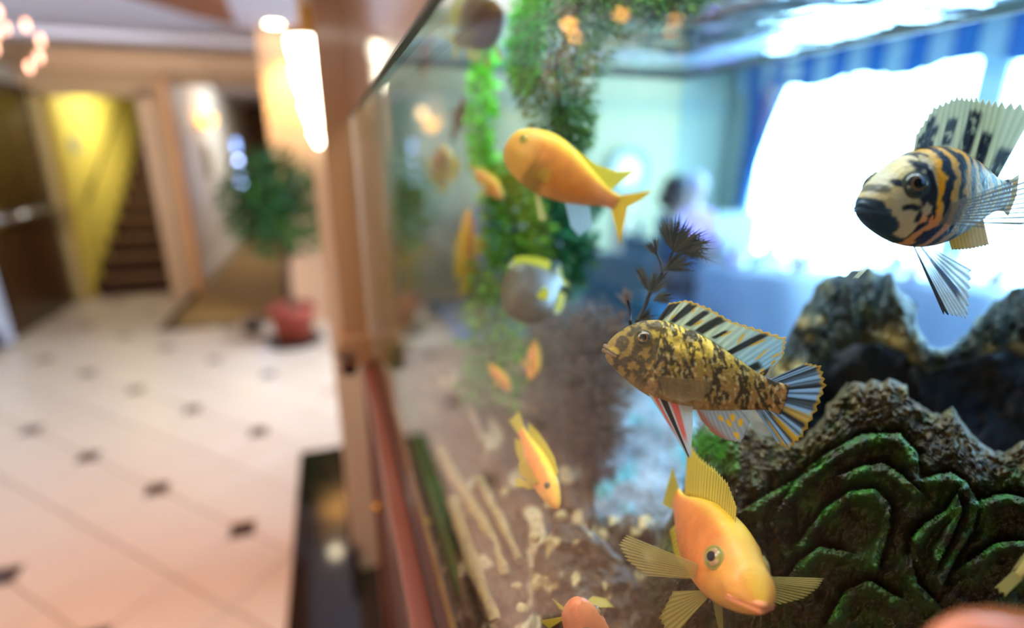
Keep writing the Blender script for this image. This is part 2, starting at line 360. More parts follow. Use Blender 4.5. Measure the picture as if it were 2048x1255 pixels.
# chandelier
ch = empty('chandelier', (-1.55, 3.0, CEIL), 'brass chandelier with small red shades hanging from the lobby ceiling', 'chandelier')
MB().lathe([(.001, -.001), (.07, -.001), (.06, -.03), (.012, -.04)], 20).build('ceiling_rose', M_brass, ch, smooth=True)
MB().tube([(0, 0, -.03), (0, 0, -.16)], .008).build('stem', M_brass, ch)
MB().lathe([(.008, -.14), (.035, -.18), (.02, -.24), (.05, -.30), (.03, -.36), (.002, -.40)], 18).build('body', M_brass, ch, smooth=True)
M_shade = mat('red fabric shade', S(205, 60, 40), .8, .1, 60, emit=(1, .12, .05, .7)); M_bulb = mat('amber bulb', (1, .6, .2), .3, emit=(1, .45, .10, 60))
M_cry = mat('self lit pink crystal', (1, .75, .65), .1, emit=(1, .42, .25, 5.0))  # crystals given a glow of their own for glints of lamplight
for k in range(6):
    a = k * PI / 3; ca, sa = math.cos(a), math.sin(a); dz = .675 + EYE - CEIL
    MB().tube([(.03 * ca, .03 * sa, -.33), (.15 * ca, .15 * sa, -.40), (.28 * ca, .28 * sa, -.36), (.33 * ca, .33 * sa, -.30)], .006).build('arm', M_brass, ch)
    sh = MB().lathe([(.042, dz + .01), (.022, dz + .075)], 16, at=(.33 * ca, .33 * sa, 0)).build('lamp_shade', M_shade, ch, smooth=True, solid=.002)
    MB().ball((.33 * ca, .33 * sa, dz + .005), .021, 10).build('bulb', M_bulb, sh, smooth=True)
    for j, (rr, zz) in enumerate(((.33, -.345), (.36, -.40), (.2, -.44), (.25, -.36), (.40, -.42), (.43, -.47), (.41, -.53), (.37, -.57))):
        q = a + j * .11 - .3
        MB().ball((rr * math.cos(q), rr * math.sin(q), zz), .016, 6, sq=(.7, .7, 1.5)).build('crystal', M_cry, ch)

# potted tree
pt = empty('potted_tree', (-.37, 4.5, 0), 'leafy green ficus tree in a terracotta pot by the pink pillar', 'plant')
MB().lathe([(.001, 0), (.13, 0), (.17, .26), (.185, .27), (.185, .31), (.165, .31), (.155, .27), (.001, .26)], 28).build('pot', mat('terracotta', S(150, 66, 50), .6, .1, 10), pt, smooth=True)
MB().lathe([(.001, .26), (.15, .262), (.16, .25)], 20).build('soil', mat('soil', S(40, 26, 18), .9, .3, 60), pt)
for k in range(3):
    pts = [(.02 * math.cos(k * 2.1 + z * 5), .02 * math.sin(k * 2.1 + z * 5), .25 + z) for z in np.linspace(0, .75, 9)]
    MB().tube(pts, [.018 - .006 * i / 8 for i in range(9)], 7).build('trunk', mat('bark', S(84, 60, 42), .8, .2, 30), pt, smooth=True)
lv = MB()
for i in range(1500):
    d = Vector(rng.normal(size=3)).normalized(); r = .46 * random.random() ** .45
    c_ = Vector((d.x * r * .95, d.y * r * .8, 1.12 + d.z * r * .95))
    n_ = Vector(rng.normal(size=3)).normalized(); t_ = n_.orthogonal().normalized(); b_ = n_.cross(t_); s_ = random.uniform(.030, .048)
    g = random.random(); cc = (0.012 + .03 * g, .05 + .12 * g * g, .004 + (.09 * g if random.random() > .75 else .01), 1)
    lv.add([c_ - t_ * s_, c_ + b_ * s_ * .42 + n_ * .006, c_ + t_ * s_ - n_ * .01, c_ - b_ * s_ * .42 + n_ * .006], [(0, 1, 2), (0, 2, 3)], cc)
tag(lv.build('foliage', LEAF, pt), kind='stuff')
tag(MB().lathe([(.001, 0), (.2, 0), (.22, .03), (.2, .035), (.18, .02), (.001, .018)], 28, at=(-.37, 4.5, 0)).build('plant_saucer', mat('dark saucer', S(30, 24, 20), .4)), 'round dark saucer under the terracotta pot', 'saucer')
dp = empty('doorstop_box', (-.72, 4.92, 0), 'small dark box on the marble floor left of the terracotta pot', 'box')
MB().box(-.08, .06, -.08, .08, 0, .1).build('body', M_base, dp, bevel=.006)
MB().box(-.085, .065, -.085, .085, .1, .112).build('lid', M_base, dp, bevel=.004)

# ------------------------------------------------------------------ aquarium
GX, BX, Y0, Y1 = .060, .80, -.62, 1.13          # front glass, back glass, ends
ZB, ZG, ZW = EYE - .43, EYE + .068, EYE + .165  # bottom, canopy edge, water surface
M_cab = mat('reddish brown cabinet wood', S(84, 30, 20), .32, .25, 5, stretch=(1, .25, 1), coat=.35)
M_cab2 = mat('pinkish cabinet molding', S(116, 60, 42), .28, .15, 5, coat=.4)
M_can = mat('glossy taupe canopy', S(150, 122, 104), .16, .06, 3, coat=.6)
M_post = mat('brown varnished post', S(160, 112, 74), .35, .08, 6, stretch=(1, 1, .2), coat=.2)
cb = empty('aquarium_cabinet', (.4, .3, 0), 'reddish brown wooden cabinet under the aquarium with stepped moldings', 'cabinet')
def rel(b, x0, x1, y0, y1, z0, z1): return b.box(x0 - .4, x1 - .4, y0 - .3, y1 - .3, z0, z1)
rel(MB(), GX - .006, BX + .02, Y0, Y1 + .02, .1, ZB - .03).build('body', M_cab, cb, bevel=.004)
rel(MB(), GX - .022, BX + .04, Y0 - .02, Y1 + .04, ZB - .055, ZB - .022).build('top_molding', M_cab2, cb, bevel=.006)
rel(MB(), GX - .014, BX + .03, Y0, Y1 + .03, ZB - .085, ZB - .055).build('cove_molding', M_cab, cb, bevel=.008)
rel(MB(), GX - .020, BX + .03, Y0, Y1 + .03, 0.004, .13).build('plinth', M_base, cb, bevel=.004)
for k in range(3):
    y0 = Y0 + .04 + k * .57
    rel(MB(), GX - .014, GX - .004, y0, y0 + .52, .2, ZB - .14).build('door', M_cab2 if k == 9 else M_cab, cb, bevel=.004)
    MB().ball((GX - .022 - .4, y0 + .48 - .3, .75), .011, 12).build('knob', M_brass, cb, smooth=True)
rel(MB(), GX - .026, GX - .012, Y1 - .03, Y1 + .05, 0.02, ZB - .04).build('corner_stile', M_cab2, cb, bevel=.004)
kn = tag(MB().lathe([(.001, -.03), (.016, -.028), (.020, -.01), (.016, .008), (.024, .016), (.024, .024), (.001, .026)], 20, at=(.008, Y1 + .02, ZB - .012)).build('corner_finial', mat('dark maroon finial', S(48, 14, 14), .3), smooth=True), 'dark turned finial at the foot of the brown post', 'finial')

aq = empty('aquarium', (0, 0, 0), 'large glass aquarium tank with green edged bottom seam on the cabinet', 'aquarium')
G_front = glassmat('front aquarium glass', (1.0, 1.0, .99), .002, .86)
G_end = glassmat('end aquarium glass', (.86, .96, .93), .02, .5)
G_back = glassmat('back aquarium glass, water tinted', (.70, .90, 1.0), .015, .5)
MB().box(GX, GX + .010, Y0, Y1, ZB, ZG + .2).build('front_pane', G_front, aq)
MB().box(GX + .010, BX, Y1 - .010, Y1, ZB, ZG + .2).build('end_pane', G_end, aq)
MB().box(BX, BX + .010, Y0, Y1, ZB, ZG + .2).build('back_pane', G_back, aq)
MB().box(GX + .010, BX, Y0, Y0 + .010, ZB, ZG + .2).build('end_pane', G_end, aq)
MB().box(GX, BX + .010, Y0, Y1, ZB - .022, ZB).build('base_panel', mat('tank base', S(30, 28, 24), .6), aq)
MB().box(GX + .0102, GX + .020, Y0 + .01, Y1 - .01, ZB, ZB + .016).build('seam', mat('algae covered seam', S(176, 156, 60), .6, .45, 30, bump=.4), aq)
MB().box(GX + .021, GX + .040, Y0 + .01, Y1 - .02, ZB, ZB + .034).build('algae_strip', mat('green algae', S(52, 92, 16), .7, .7, 26, bump=.5), aq)
MB().box(GX + .0102, GX + .016, Y1 - .018, Y1 - .0102, ZB, ZG + .1).build('corner_seam', mat('corner silicone', S(128, 112, 72), .5, .3, 30), aq)
# wavy water surface, seen from below
n1, n2 = 90, 200; v = []; f = []
for i in range(n1):
    for j in range(n2):
        x = GX + .011 + (BX - GX - .012) * i / (n1 - 1); y = Y0 + .011 + (Y1 - Y0 - .022) * j / (n2 - 1)
        z = ZW + .004 * noise.noise(Vector((x * 9, y * 14, 0))) + .0022 * noise.noise(Vector((x * 30, y * 45, 3)))
        v.append((x, y, z))
for i in range(n1 - 1):
    for j in range(n2 - 1): f.append((i * n2 + j, i * n2 + j + 1, (i + 1) * n2 + j + 1, (i + 1) * n2 + j))
MB().add(v, f).build('water_surface', glassmat('rippled water surface', (.80, .92, 1.0), .12, .75, .03), aq, smooth=True)
# rim line along the back and end of the water
M_rim = mat('dark rim', S(20, 60, 70), .4)
MB().box(BX - .008, BX, Y0, Y1, ZW - .006, ZW + .012).box(GX + .01, BX, Y1 - .018, Y1 - .010, ZW - .006, ZW + .012).build('rim_brace', M_rim, aq)

cn = empty('aquarium_canopy', (.4, .3, EYE), 'glossy taupe canopy housing over the top of the aquarium', 'canopy')
def relc(b, x0, x1, y0, y1, z0, z1): return b.box(x0 - .4, x1 - .4, y0 - .3, y1 - .3, z0, z1)
relc(MB(), GX - .005, GX - .0008, Y0 - .02, Y1 + .02, .070, .60).build('front_panel', M_can, cn)
relc(MB(), GX - .006, GX - .0006, Y0 - .02, Y1 + .02, .0675, .070).build('bottom_edge', mat('dark canopy edge', S(26, 30, 20), .3), cn)
relc(MB(), GX, BX + .02, Y0, Y1, .59, .60).build('top', M_can, cn)
relc(MB(), BX + .012, BX + .024, Y0, Y1, .215, .60).build('back_panel', M_can, cn)
relc(MB(), GX, BX + .02, Y1 + .004, Y1 + .016, .215, .60).build('end_panel', M_can, cn)
relc(MB(), GX, BX + .02, Y0 - .012, Y0, .215, .60).build('end_panel', M_can, cn)
ps = empty('canopy_post', (.035, Y1 + .04, ZB), 'brown varnished wooden post at the far corner of the aquarium', 'post')
MB().box(-.034, .024, -.03, .04, .0, 1.35 - .07).build('shaft', M_post, ps, bevel=.005)
MB().box(-.042, .03, -.036, .046, -.02, .05).build('foot', M_post, ps, bevel=.006)

# ------------------------------------------------------------------ the dining room beyond the aquarium
WZ0, WZ1 = .32, 2.22
wr = MB().box(RW, RW + .15, -2.6, .45, 0, CEIL).box(RW, RW + .15, 5.0, 5.5, 0, CEIL).box(RW, RW + .15, .45, 5.0, 0, WZ0).box(RW, RW + .15, .45, 5.0, WZ1, CEIL)
struct(wr.build('wall_right', M_rwall))
M_frame = mat('window frame paint', S(206, 222, 232), .5, .03, 4)
G_pane = glassmat('window pane', (.97, .99, 1), .03, .5)
for k, (a, b) in enumerate(((.45, 2.70), (2.80, 5.0))):
    w = struct(MB().box(RW, RW + .06, a, a + .05, WZ0, WZ1).box(RW, RW + .06, b - .05, b, WZ0, WZ1).box(RW, RW + .06, a, b, WZ0, WZ0 + .06).box(RW, RW + .06, a, b, WZ1 - .05, WZ1)
               .build('window_%d' % (k + 1), M_frame))
    m_ = (a + b) / 2
    MB().box(RW + .01, RW + .04, m_ - .02, m_ + .02, WZ0, WZ1).build('mullion', M_frame, w)
    for (c, d) in ((a + .05, m_ - .02), (m_ + .02, b - .05)):
        MB().box(RW + .025, RW + .031, c, d, WZ0 + .06, WZ1 - .05).build('pane', G_pane, w)
MB().box(RW, RW + .12, 2.70, 2.80, WZ0, WZ1).build('pier', M_frame, w)
M_cur = mat('blue curtain fabric', S(10, 92, 150), .8, .2, 20)
M_curw = mat('pale valance stripe', S(150, 172, 176), .8, .1, 20)
cu = tag(None or bpy.data.objects.new('window_curtain', None), 'deep blue tied-back curtain in the corner beside the bright window', 'curtain'); col.objects.link(cu); cu.location = (RW - .1, 4.95, 0)
nz, ny = 26, 40; v = []; f = []
for i in range(nz):
    t = i / (nz - 1); z = .25 + t * 1.97
    wd = .16 + .40 * max(0, min(1, (t - .35) / .65)) ** 1.6 + .18 * max(0, (.3 - t) / .3)
    for j in range(ny):
        u = j / (ny - 1); v.append((-.02 + .035 * math.sin(u * 34), .02 - u * wd, z))
for i in range(nz - 1):
    for j in range(ny - 1): f.append((i * ny + j, i * ny + j + 1, (i + 1) * ny + j + 1, (i + 1) * ny + j))
MB().add(v, f).build('drape', M_cur, cu, smooth=True, solid=.006)
MB().tube([(-.07, .03, .9), (-.09, -.08, .86), (-.07, -.2, .9)], .012).build('tieback', M_curw, cu)
va = empty('window_valance', (RW - .1, 0, 0), 'blue and white striped valance running along the top of the windows', 'valance')
k = 0; y = .25
while y < 5.1:
    wd = .17; n = 9; v = []; f = []
    for i in range(n + 1):
        u = i / n; x = -.02 * math.sin(u * PI) - .03; zb = 2.10 + .03 * math.sin(k * 1.3 + u * 2) - .01 * math.sin(u * PI)
        v += [(x, y + u * wd, zb), (x, y + u * wd, CEIL - .02)]
    for i in range(n): f.append((2 * i, 2 * i + 2, 2 * i + 3, 2 * i + 1))
    MB().add(v, f).build('stripe', M_cur if k % 2 else M_curw, va, smooth=True, solid=.006); y += wd; k += 1
# wall mirror / plate
wm = empty('wall_plate', (3.18, 5.40, 1.30), 'round pale decorative plate on the green dining room wall', 'plate')
v = MB().lathe([(.001, 0), (.16, .004), (.24, .02), (.25, .03), (.24, .034)], 30).build('rim', mat('blue grey rim', S(120, 160, 168), .4), wm, smooth=True); v.rotation_euler = (PI / 2, 0, 0); v.location = (0, -.03, 0)
v = MB().lathe([(.001, .012), (.15, .014), (.16, .006)], 30).build('centre', M_white, wm, smooth=True); v.rotation_euler = (PI / 2, 0, 0); v.location = (0, -.03, 0)

M_cloth = mat('white tablecloth', S(226, 232, 244), .8, .04, 4)
M_china = mat('white china', S(236, 238, 242), .2, .03, 6, coat=.4)
M_wine = mat('clear tumbler', S(190, 215, 235), .08, .05, 6, coat=.5)
M_nap = mat('lilac napkin', S(168, 128, 196), .8, .1, 20)
M_chair = mat('haze tinted blue chair fabric', S(0, 100, 146), .7, .2, 30); M_leg = mat('dark chair wood', S(36, 40, 48), .4, .2, 10)  # seat blue holds the water haze seen over dark chairs
def table(x, y, r, label):
    t = empty('dining_table', (x, y, 0), label, 'table', 'dining tables beyond the aquarium')
    n = 48; v = [(0, 0, .74)]; f = []
    for q in range(5):
        rr = (r, r + .004, r * 1.03, r * 1.06, r * 1.08)[q]; zz = (.74, .728, .6, .4, .2)[q]
        for k in range(n):
            a = 2 * PI * k / n; w = 1 + (.04 * q / 4) * math.sin(a * 9)
            v.append((rr * w * math.cos(a), rr * w * math.sin(a), zz))
    for k in range(n): f.append((0, 1 + k, 1 + (k + 1) % n))
    for q in range(4):
        for k in range(n): f.append((1 + q * n + k, 1 + (q + 1) * n + k, 1 + (q + 1) * n + (k + 1) % n, 1 + q * n + (k + 1) % n))
    MB().box(-r * .6, r * .6, -r * .6, r * .6, .70, .725).build('tabletop', M_leg, t)
    MB().tube([(0, 0, 0.01), (0, 0, .7)], .04).build('pedestal', M_leg, t)
    MB().lathe([(.001, 0.007), (.28, .007), (.26, .03), (.03, .06)], 20).build('foot', M_leg, t)
    c = tag(MB().add(v, f).build('tablecloth', M_cloth, smooth=True), 'white cloth draped over ' + label, 'tablecloth'); c.location = (x, y, 0)
    return t
tables = [(2.95, 3.0, .46, 'round dining table nearest the seated people'), (3.75, 2.30, .46, 'round dining table close to the bright window'), (3.75, 1.20, .42, 'small round dining table at the right end of the windows')]
for a in tables: table(*a)
plate0 = glass0 = None
desc = {0: 'by the seated people', 1: 'close to the bright window', 2: 'at the right end of the windows'}
for ti, (x, y, r, _) in enumerate(tables):
    for k, side in enumerate(('left', 'right', 'near', 'far')):
        a = (PI, 0, -PI / 2, PI / 2)[k]
        p = MB().lathe([(.001, 0), (.06, 0), (.11, .014), (.112, .018), (.06, .006), (.001, .005)], 20).build('dinner_plate', M_china, smooth=True)
        p.location = (x + math.cos(a) * r * .62, y + math.sin(a) * r * .62, .742)
        tag(p, 'white plate on the %s side, table %s' % (side, desc[ti]), 'plate', 'plates on the dining tables')
        g = empty('tumbler', (x + math.cos(a + .55) * r * .6, y + math.sin(a + .55) * r * .6, .742), 'tumbler beside the %s plate, table %s' % (side, desc[ti]), 'glass', 'glasses on the dining tables')
        MB().lathe([(.001, 0), (.028, 0), (.036, .10), (.034, .10), (.026, .006), (.001, .006)], 14).build('glass_wall', M_wine, g, smooth=True)
        q = MB().add([(-.03, -.03, 0), (.03, -.03, 0), (.03, .03, 0), (-.03, .03, 0), (0, 0, .12)], [(3, 2, 1, 0), (0, 1, 4), (1, 2, 4), (2, 3, 4), (3, 0, 4)]).build('napkin', M_nap)
        q.location = (x + math.cos(a) * r * .62, y + math.sin(a) * r * .62, .75)
        tag(q, 'lilac napkin on the %s plate, table %s' % (side, desc[ti]), 'napkin', 'napkins on the dining tables')
    t = empty('flower_vase', (x, y, .742), 'small white vase with pale flowers on the table %s' % desc[ti], 'vase')
    MB().lathe([(.001, 0), (.035, 0), (.045, .05), (.02, .11), (.028, .13), (.024, .13), (.016, .11)], 16).build('vase', M_china, t, smooth=True)
    for k in range(7):
        a = k * .9; e = (.05 * math.cos(a), .05 * math.sin(a), .22 + .02 * (k % 3))
        MB().tube([(0, 0, .1), e], .002, 5).build('stem', M_leg, t); MB().ball(e, .022, 8).build('blossom', M_white, t, smooth=True)
M_pale = mat('pale green chair fabric', S(196, 208, 196), .7, .1, 30)
def chair(x, y, rz, label, M_chair=M_chair):
    t = empty('dining_chair', (x, y, 0), label, 'chair', 'dark blue dining chairs', rz=rz)
    MB().box(-.21, .21, -.2, .22, .42, .48).build('seat', M_chair, t, bevel=.015)
    MB().box(-.20, .20, -.24, -.20, .52, .98).build('backrest', M_chair, t, bevel=.015)
    for a in (-.19, .19):
        for b in (-.2, .2): MB().tube([(a, b, .42), (a * 1.05, b * 1.08, 0.007)], (.018, .013)).build('leg', M_leg, t)
        MB().tube([(a, -.21, .45), (a, -.22, .96)], .013).build('back_post', M_leg, t)
chair(2.42, 3.42, -PI / 2 - .6, 'haze-tinted blue chair occupied by the person in blue')
chair(3.0, 3.95, PI, 'haze-tinted blue chair occupied by the person in lilac')
chair(1.62, 2.65, -.9, 'empty haze-tinted blue chair standing apart, below the large orange fish tail')
chair(2.12, 3.0, -PI / 2, 'empty haze-tinted blue chair drawn up beside the first dining table')
chair(3.45, 3.75, PI - .3, 'pale green chair against the bright window, right of the seated people', M_pale)
chair(3.1, 1.1, -PI / 2, 'empty haze-tinted blue chair left of the small window table')
chair(1.45, 4.70, PI, 'empty haze-tinted blue chair against the pale green wall')
sb = empty('sideboard', (1.95, 5.12, 0), 'pale grey sideboard standing against the green wall', 'sideboard')
M_sb = mat('pale grey sideboard paint', S(168, 196, 200), .5, .06, 5)
MB().box(-.28, .28, -.2, .2, .1, .95).build('body', M_sb, sb, bevel=.006)
MB().box(-.31, .31, -.22, .22, .95, .99).build('top', M_sb, sb, bevel=.006)
for s_ in (-.14, .14):
    MB().box(s_ - .12, s_ + .12, -.215, -.2, .14, .9).build('door', M_frame, sb, bevel=.004)
    for b in (-.16, .16): MB().tube([(s_ * 1.7, b, .1), (s_ * 1.7, b, 0.007)], .02).build('leg', M_sb, sb)
# white floor column in the dining room
wc = tag(MB().lathe([(.001, 0.007), (.13, .007), (.13, .06), (.09, .09), (.075, 1.0), (.10, 1.04), (.13, 1.08), (.001, 1.08)], 24).build('plant_stand', M_white, smooth=True), 'tall white pedestal stand behind the orange fish tail', 'pedestal'); wc.location = (2.42, 4.15, 0)

def skinmesh(name, chain, m, parent, sub=2):
    """chain: list of (point, radius, parent index)"""
    me = bpy.data.meshes.new(name); me.from_pydata([c[0] for c in chain], [(c[2], i) for i, c in enumerate(chain) if c[2] is not None], []); me.update()
    o = bpy.data.objects.new(name, me); col.objects.link(o); me.materials.append(m)
    if parent: o.parent = parent
    md = o.modifiers.new('skin', 'SKIN'); md.use_smooth_shade = True
    for i, c in enumerate(chain):
        r = c[1] if hasattr(c[1], '__len__') else (c[1], c[1]); me.skin_vertices[0].data[i].radius = r
    me.skin_vertices[0].data[0].use_root = True
    s = o.modifiers.new('sub', 'SUBSURF'); s.levels = s.render_levels = sub
    return o
def person(x, y, rz, label, skin, shirt, trousers, hairc, turn=0):
    t = empty('person', (x, y, 0), label, 'person', rz=rz)
    ms = mat('skin tone', skin, .5, .05, 10); mh = mat('hair', hairc, .6, .2, 40); mt = mat('shirt cloth', shirt, .8, .12, 20); mp = mat('trouser cloth', trousers, .8, .12, 20)
    B = [((0, -.04, .52), (.13, .11), None), ((0, -.03, .72), (.12, .09), 0), ((0, 0, .92), (.15, .10), 1), ((0, .01, 1.03), (.07, .06), 2), ((0, .02, 1.10), .052, 3), ((0, .03, 1.16), (.066, .075), 4), ((0, .04, 1.23), (.074, .088), 5), ((0, .03, 1.29), (.06, .07), 6), ((0, .125, 1.19), .014, 5)]
    for s in (-1, 1):
        i = len(B)
        B += [((s * .17, 0, .97), .055, 2), ((s * .23, .05, .72), .042, i), ((s * .16, .27, .77), .032, i + 1), ((s * .13, .35, .78), (.018, .032), i + 2)]
        j = len(B)
        for k, (dx, ln) in enumerate(((-.028, .045), (-.01, .055), (.01, .05), (.026, .04))): B += [((s * .13 + dx, .35 + ln, .775), .009, j - 1), ((s * .13 + dx, .35 + ln + .02, .765), .008, j + 2 * k)]
        B += [((s * .13 - s * .04, .355, .785), .01, j - 1)]
        i = len(B)
        B += [((s * .10, .05, .52), .085, 0), ((s * .12, .44, .52), .06, i), ((s * .12, .42, .28), .05, i + 1), ((s * .12, .43, .08), .035, i + 2), ((s * .12, .53, .045), (.035, .028), i + 3)]
    skinmesh('body', B, ms, t)
    Tm = [((0, -.04, .54), (.15, .13), None), ((0, -.03, .72), (.14, .11), 0), ((0, 0, .92), (.17, .12), 1), ((0, .01, 1.02), (.085, .075), 2)]
    for s in (-1, 1):
        i = len(Tm); Tm += [((s * .175, 0, .97), .068, 2), ((s * .232, .05, .72), .054, i), ((s * .17, .24, .765), .044, i + 1)]
    skinmesh('shirt', Tm, mt, t)
    Pm = [((0, -.04, .52), (.145, .12), None)]
    for s in (-1, 1):
        i = len(Pm); Pm += [((s * .10, .05, .52), .097, 0), ((s * .12, .44, .52), .073, i), ((s * .12, .42, .28), .063, i + 1), ((s * .12, .43, .11), .052, i + 2)]
    skinmesh('trousers', Pm, mp, t)
    h = MB(); h.ball((0, .015, 1.25), .10, 16, sq=(.92, 1.02, 1.0)); h.ball((0, -.045, 1.17), .07, 12)
    h.build('hair', mh, t, smooth=True)
    for s in (-1, 1):
        MB().ball((s * .034, .128, 1.225), .011, 8).build('eye', mat('dark eye', (.02, .02, .02), .2), t, smooth=True)
        MB().ball((s * .094, .03, 1.20), .022, 8, sq=(.4, .7, 1.2)).build('ear', ms, t, smooth=True)
        MB().ball((s * .12, .50, .045), .06, 10, sq=(.75, 1.5, .6)).build('shoe', mat('dark shoe', (.02, .02, .03), .4), t, smooth=True)
    MB().ball((0, .125, 1.145), .02, 8, sq=(1.2, .4, .35)).build('mouth', mat('lips', S(170, 90, 80), .4), t, smooth=True)
person(2.42, 3.42, -PI / 2 - .6, 'seated person with dark hair and blue top at the dining table', S(150, 120, 110), S(0, 84, 130), S(10, 44, 74), S(14, 26, 40))
person(3.0, 3.95, PI, 'seated person with pale hair and lilac top facing the aquarium', S(210, 180, 176), S(176, 136, 196), S(60, 70, 110), S(186, 180, 210))

# ------------------------------------------------------------------ inside the aquarium: gravel, rocks
def nz_(x, y, z=0, o=4):
    return noise.fractal(Vector((x, y, z)), 1.0, 2.0, o)
# gravel bed
n1, n2 = 150, 240; v = []; f = []; c = []
for i in range(n1):
    for j in range(n2):
        x = GX + .012 + (BX - GX - .014) * i / (n1 - 1); y = Y0 + .012 + (Y1 - Y0 - .034) * j / (n2 - 1)
        h = noise.voronoi(Vector((x * 70, y * 70, 0)))[0][0]
        v.append((x, y, ZB + .022 + .012 * nz_(x * 4, y * 4) - .008 * h)); g = random.random()
        k = .05 + .10 * g + (.22 if g > .9 else 0); c.append((k * 1.15, k * .82, k * .45, 1))
for i in range(n1 - 1):
    for j in range(n2 - 1): f.append((i * n2 + j, i * n2 + j + 1, (i + 1) * n2 + j + 1, (i + 1) * n2 + j))
gvl = MB(); gvl.v = v; gvl.f = f; gvl.c = c
tag(gvl.build('gravel_bed', vcol('gravel', .8, bump=.5, vs=200)), 'brown gravel bed spread over the aquarium bottom', 'gravel', kind='stuff')

def resample(pl, n):
    pl = np.array(pl, float); d = np.r_[0, np.cumsum(np.hypot(*np.diff(pl[:, :2], axis=0).T))]
    t = np.linspace(0, d[-1], n); return np.stack([np.interp(t, d, pl[:, k]) for k in range(pl.shape[1])], 1)
def ribbon_rock(name, label, upper, lower, dep, thick, disp, colf, ns=260, nt=200, mat_=None, edge=2.0, cat='rock'):
    """a closed boulder: the front bulges to the viewer's side, the back away from it; disp = relief, colf = colour"""
    up = resample(upper, ns); lo = resample(lower, ns); V = []; C = []
    for side in (1, -1):
        for i in range(ns):
            s = i / (ns - 1)
            es = (1 - abs(2 * s - 1) ** 8) ** .5
            for j in range(nt):
                t = j / (nt - 1)
                px = up[i, 0] * (1 - t) + lo[i, 0] * t; py = up[i, 1] * (1 - t) + lo[i, 1] * t
                bul = max(0, 1 - abs(2 * t - 1) ** edge) ** .5 * es
                d0 = dep(s, t, py); d = d0 - side * thick * bul
                if side == 1: d -= disp(px, py, s, t) * min(1, bul * 3)
                else: d += .01 * nz_(px * .02, py * .02, 5) * bul
                jx = 3.5 * nz_(px * .03, py * .03, 9, 5) * (1 - bul) * 2; jy = 5 * nz_(px * .03, py * .03, 2, 6) * (1 - bul) * 2
                V.append(P(px + jx, py + jy, d)); C.append((*colf(px, py, s, t), 1))
    F = []; o = ns * nt
    for side in (0, 1):
        for i in range(ns - 1):
            for j in range(nt - 1):
                a = side * o + i * nt + j; q = (a, a + 1, a + nt + 1, a + nt)
                F.append(q if side else tuple(reversed(q)))
    m = MB(); m.v = [tuple(x) for x in V]; m.f = F; m.c = C
    return tag(m.build(name, mat_ or ROCK, smooth=True), label, cat)
def gd(py): return .405 / (.291 + .9567 * (py - 627.5) / 1060)
def polyd(pl, px, py):
    best = 1e9; sg = 1
    for (x0, y0), (x1, y1) in zip(pl[:-1], pl[1:]):
        dx, dy = x1 - x0, y1 - y0; t = max(0, min(1, ((px - x0) * dx + (py - y0) * dy) / (dx * dx + dy * dy + 1e-9)))
        ex, ey = px - x0 - t * dx, py - y0 - t * dy; d = math.hypot(ex, ey)
        if d < best: best = d; sg = 1 if (dx * ey - dy * ex) > 0 else -1
    return best, sg
ARCS = [  # the shell-like ridges of the near rock (run so that the plateau lies on their right)
    [(1560, 1010), (1600, 950), (1655, 905), (1725, 868), (1800, 866), (1835, 905), (1838, 945)],
    [(1690, 945), (1720, 932), (1765, 925), (1800, 945), (1832, 975)],
    [(1600, 1080), (1650, 1015), (1700, 980), (1750, 975), (1782, 1010), (1778, 1060), (1760, 1120)],
    [(1850, 955), (1900, 944), (1935, 965), (1957, 1005), (1945, 1060), (1915, 1110), (1890, 1160)],
    [(1820, 1120), (1822, 1075), (1850, 1045), (1890, 1020), (1915, 985), (1925, 1020), (1905, 1070), (1885, 1110)],
    [(1825, 1130), (1835, 1165), (1860, 1190)],
    [(1500, 1010), (1540, 985), (1590, 960), (1640, 930)],
    [(1960, 1000), (2010, 985), (2070, 1000), (2110, 1050)],
    [(1560, 1180), (1600, 1120), (1640, 1090), (1680, 1100)],
    [(1940, 1120), (1990, 1085), (2050, 1080), (2100, 1110)],
    [(1660, 1235), (1690, 1180), (1740, 1160), (1790, 1190)],
]
def disp_near(px, py, s, t):
    h = 0
    for a in ARCS:
        xs = [q[0] for q in a]; ys = [q[1] for q in a]
        if px < min(xs) - 60 or px > max(xs) + 60 or py < min(ys) - 60 or py > max(ys) + 60: continue
        d, sg = polyd(a, px, py)
        if sg > 0: h += .013 * math.exp(-d / 34.) + .011 * math.exp(-((d - 13) / 11.) ** 2)
        else: h -= .024 * math.exp(-d / 9.)
    h += .010 * nz_(px * .011, py * .011, 0, 3) + .005 * nz_(px * .055 + .02 * py, py * .04, 4, 4)
    if px < 1600: h += .004 * math.sin(px * .10 + 4 * nz_(px * .006, py * .003, 3, 2)) + .006 * nz_(px * .06, py * .01, 8, 3)
    crest = math.exp(-t * 9); h += crest * .030 * abs(nz_(px * .06, py * .06, 2, 5)) + .004 * abs(nz_(px * .16, py * .16, 7, 3))
    return h
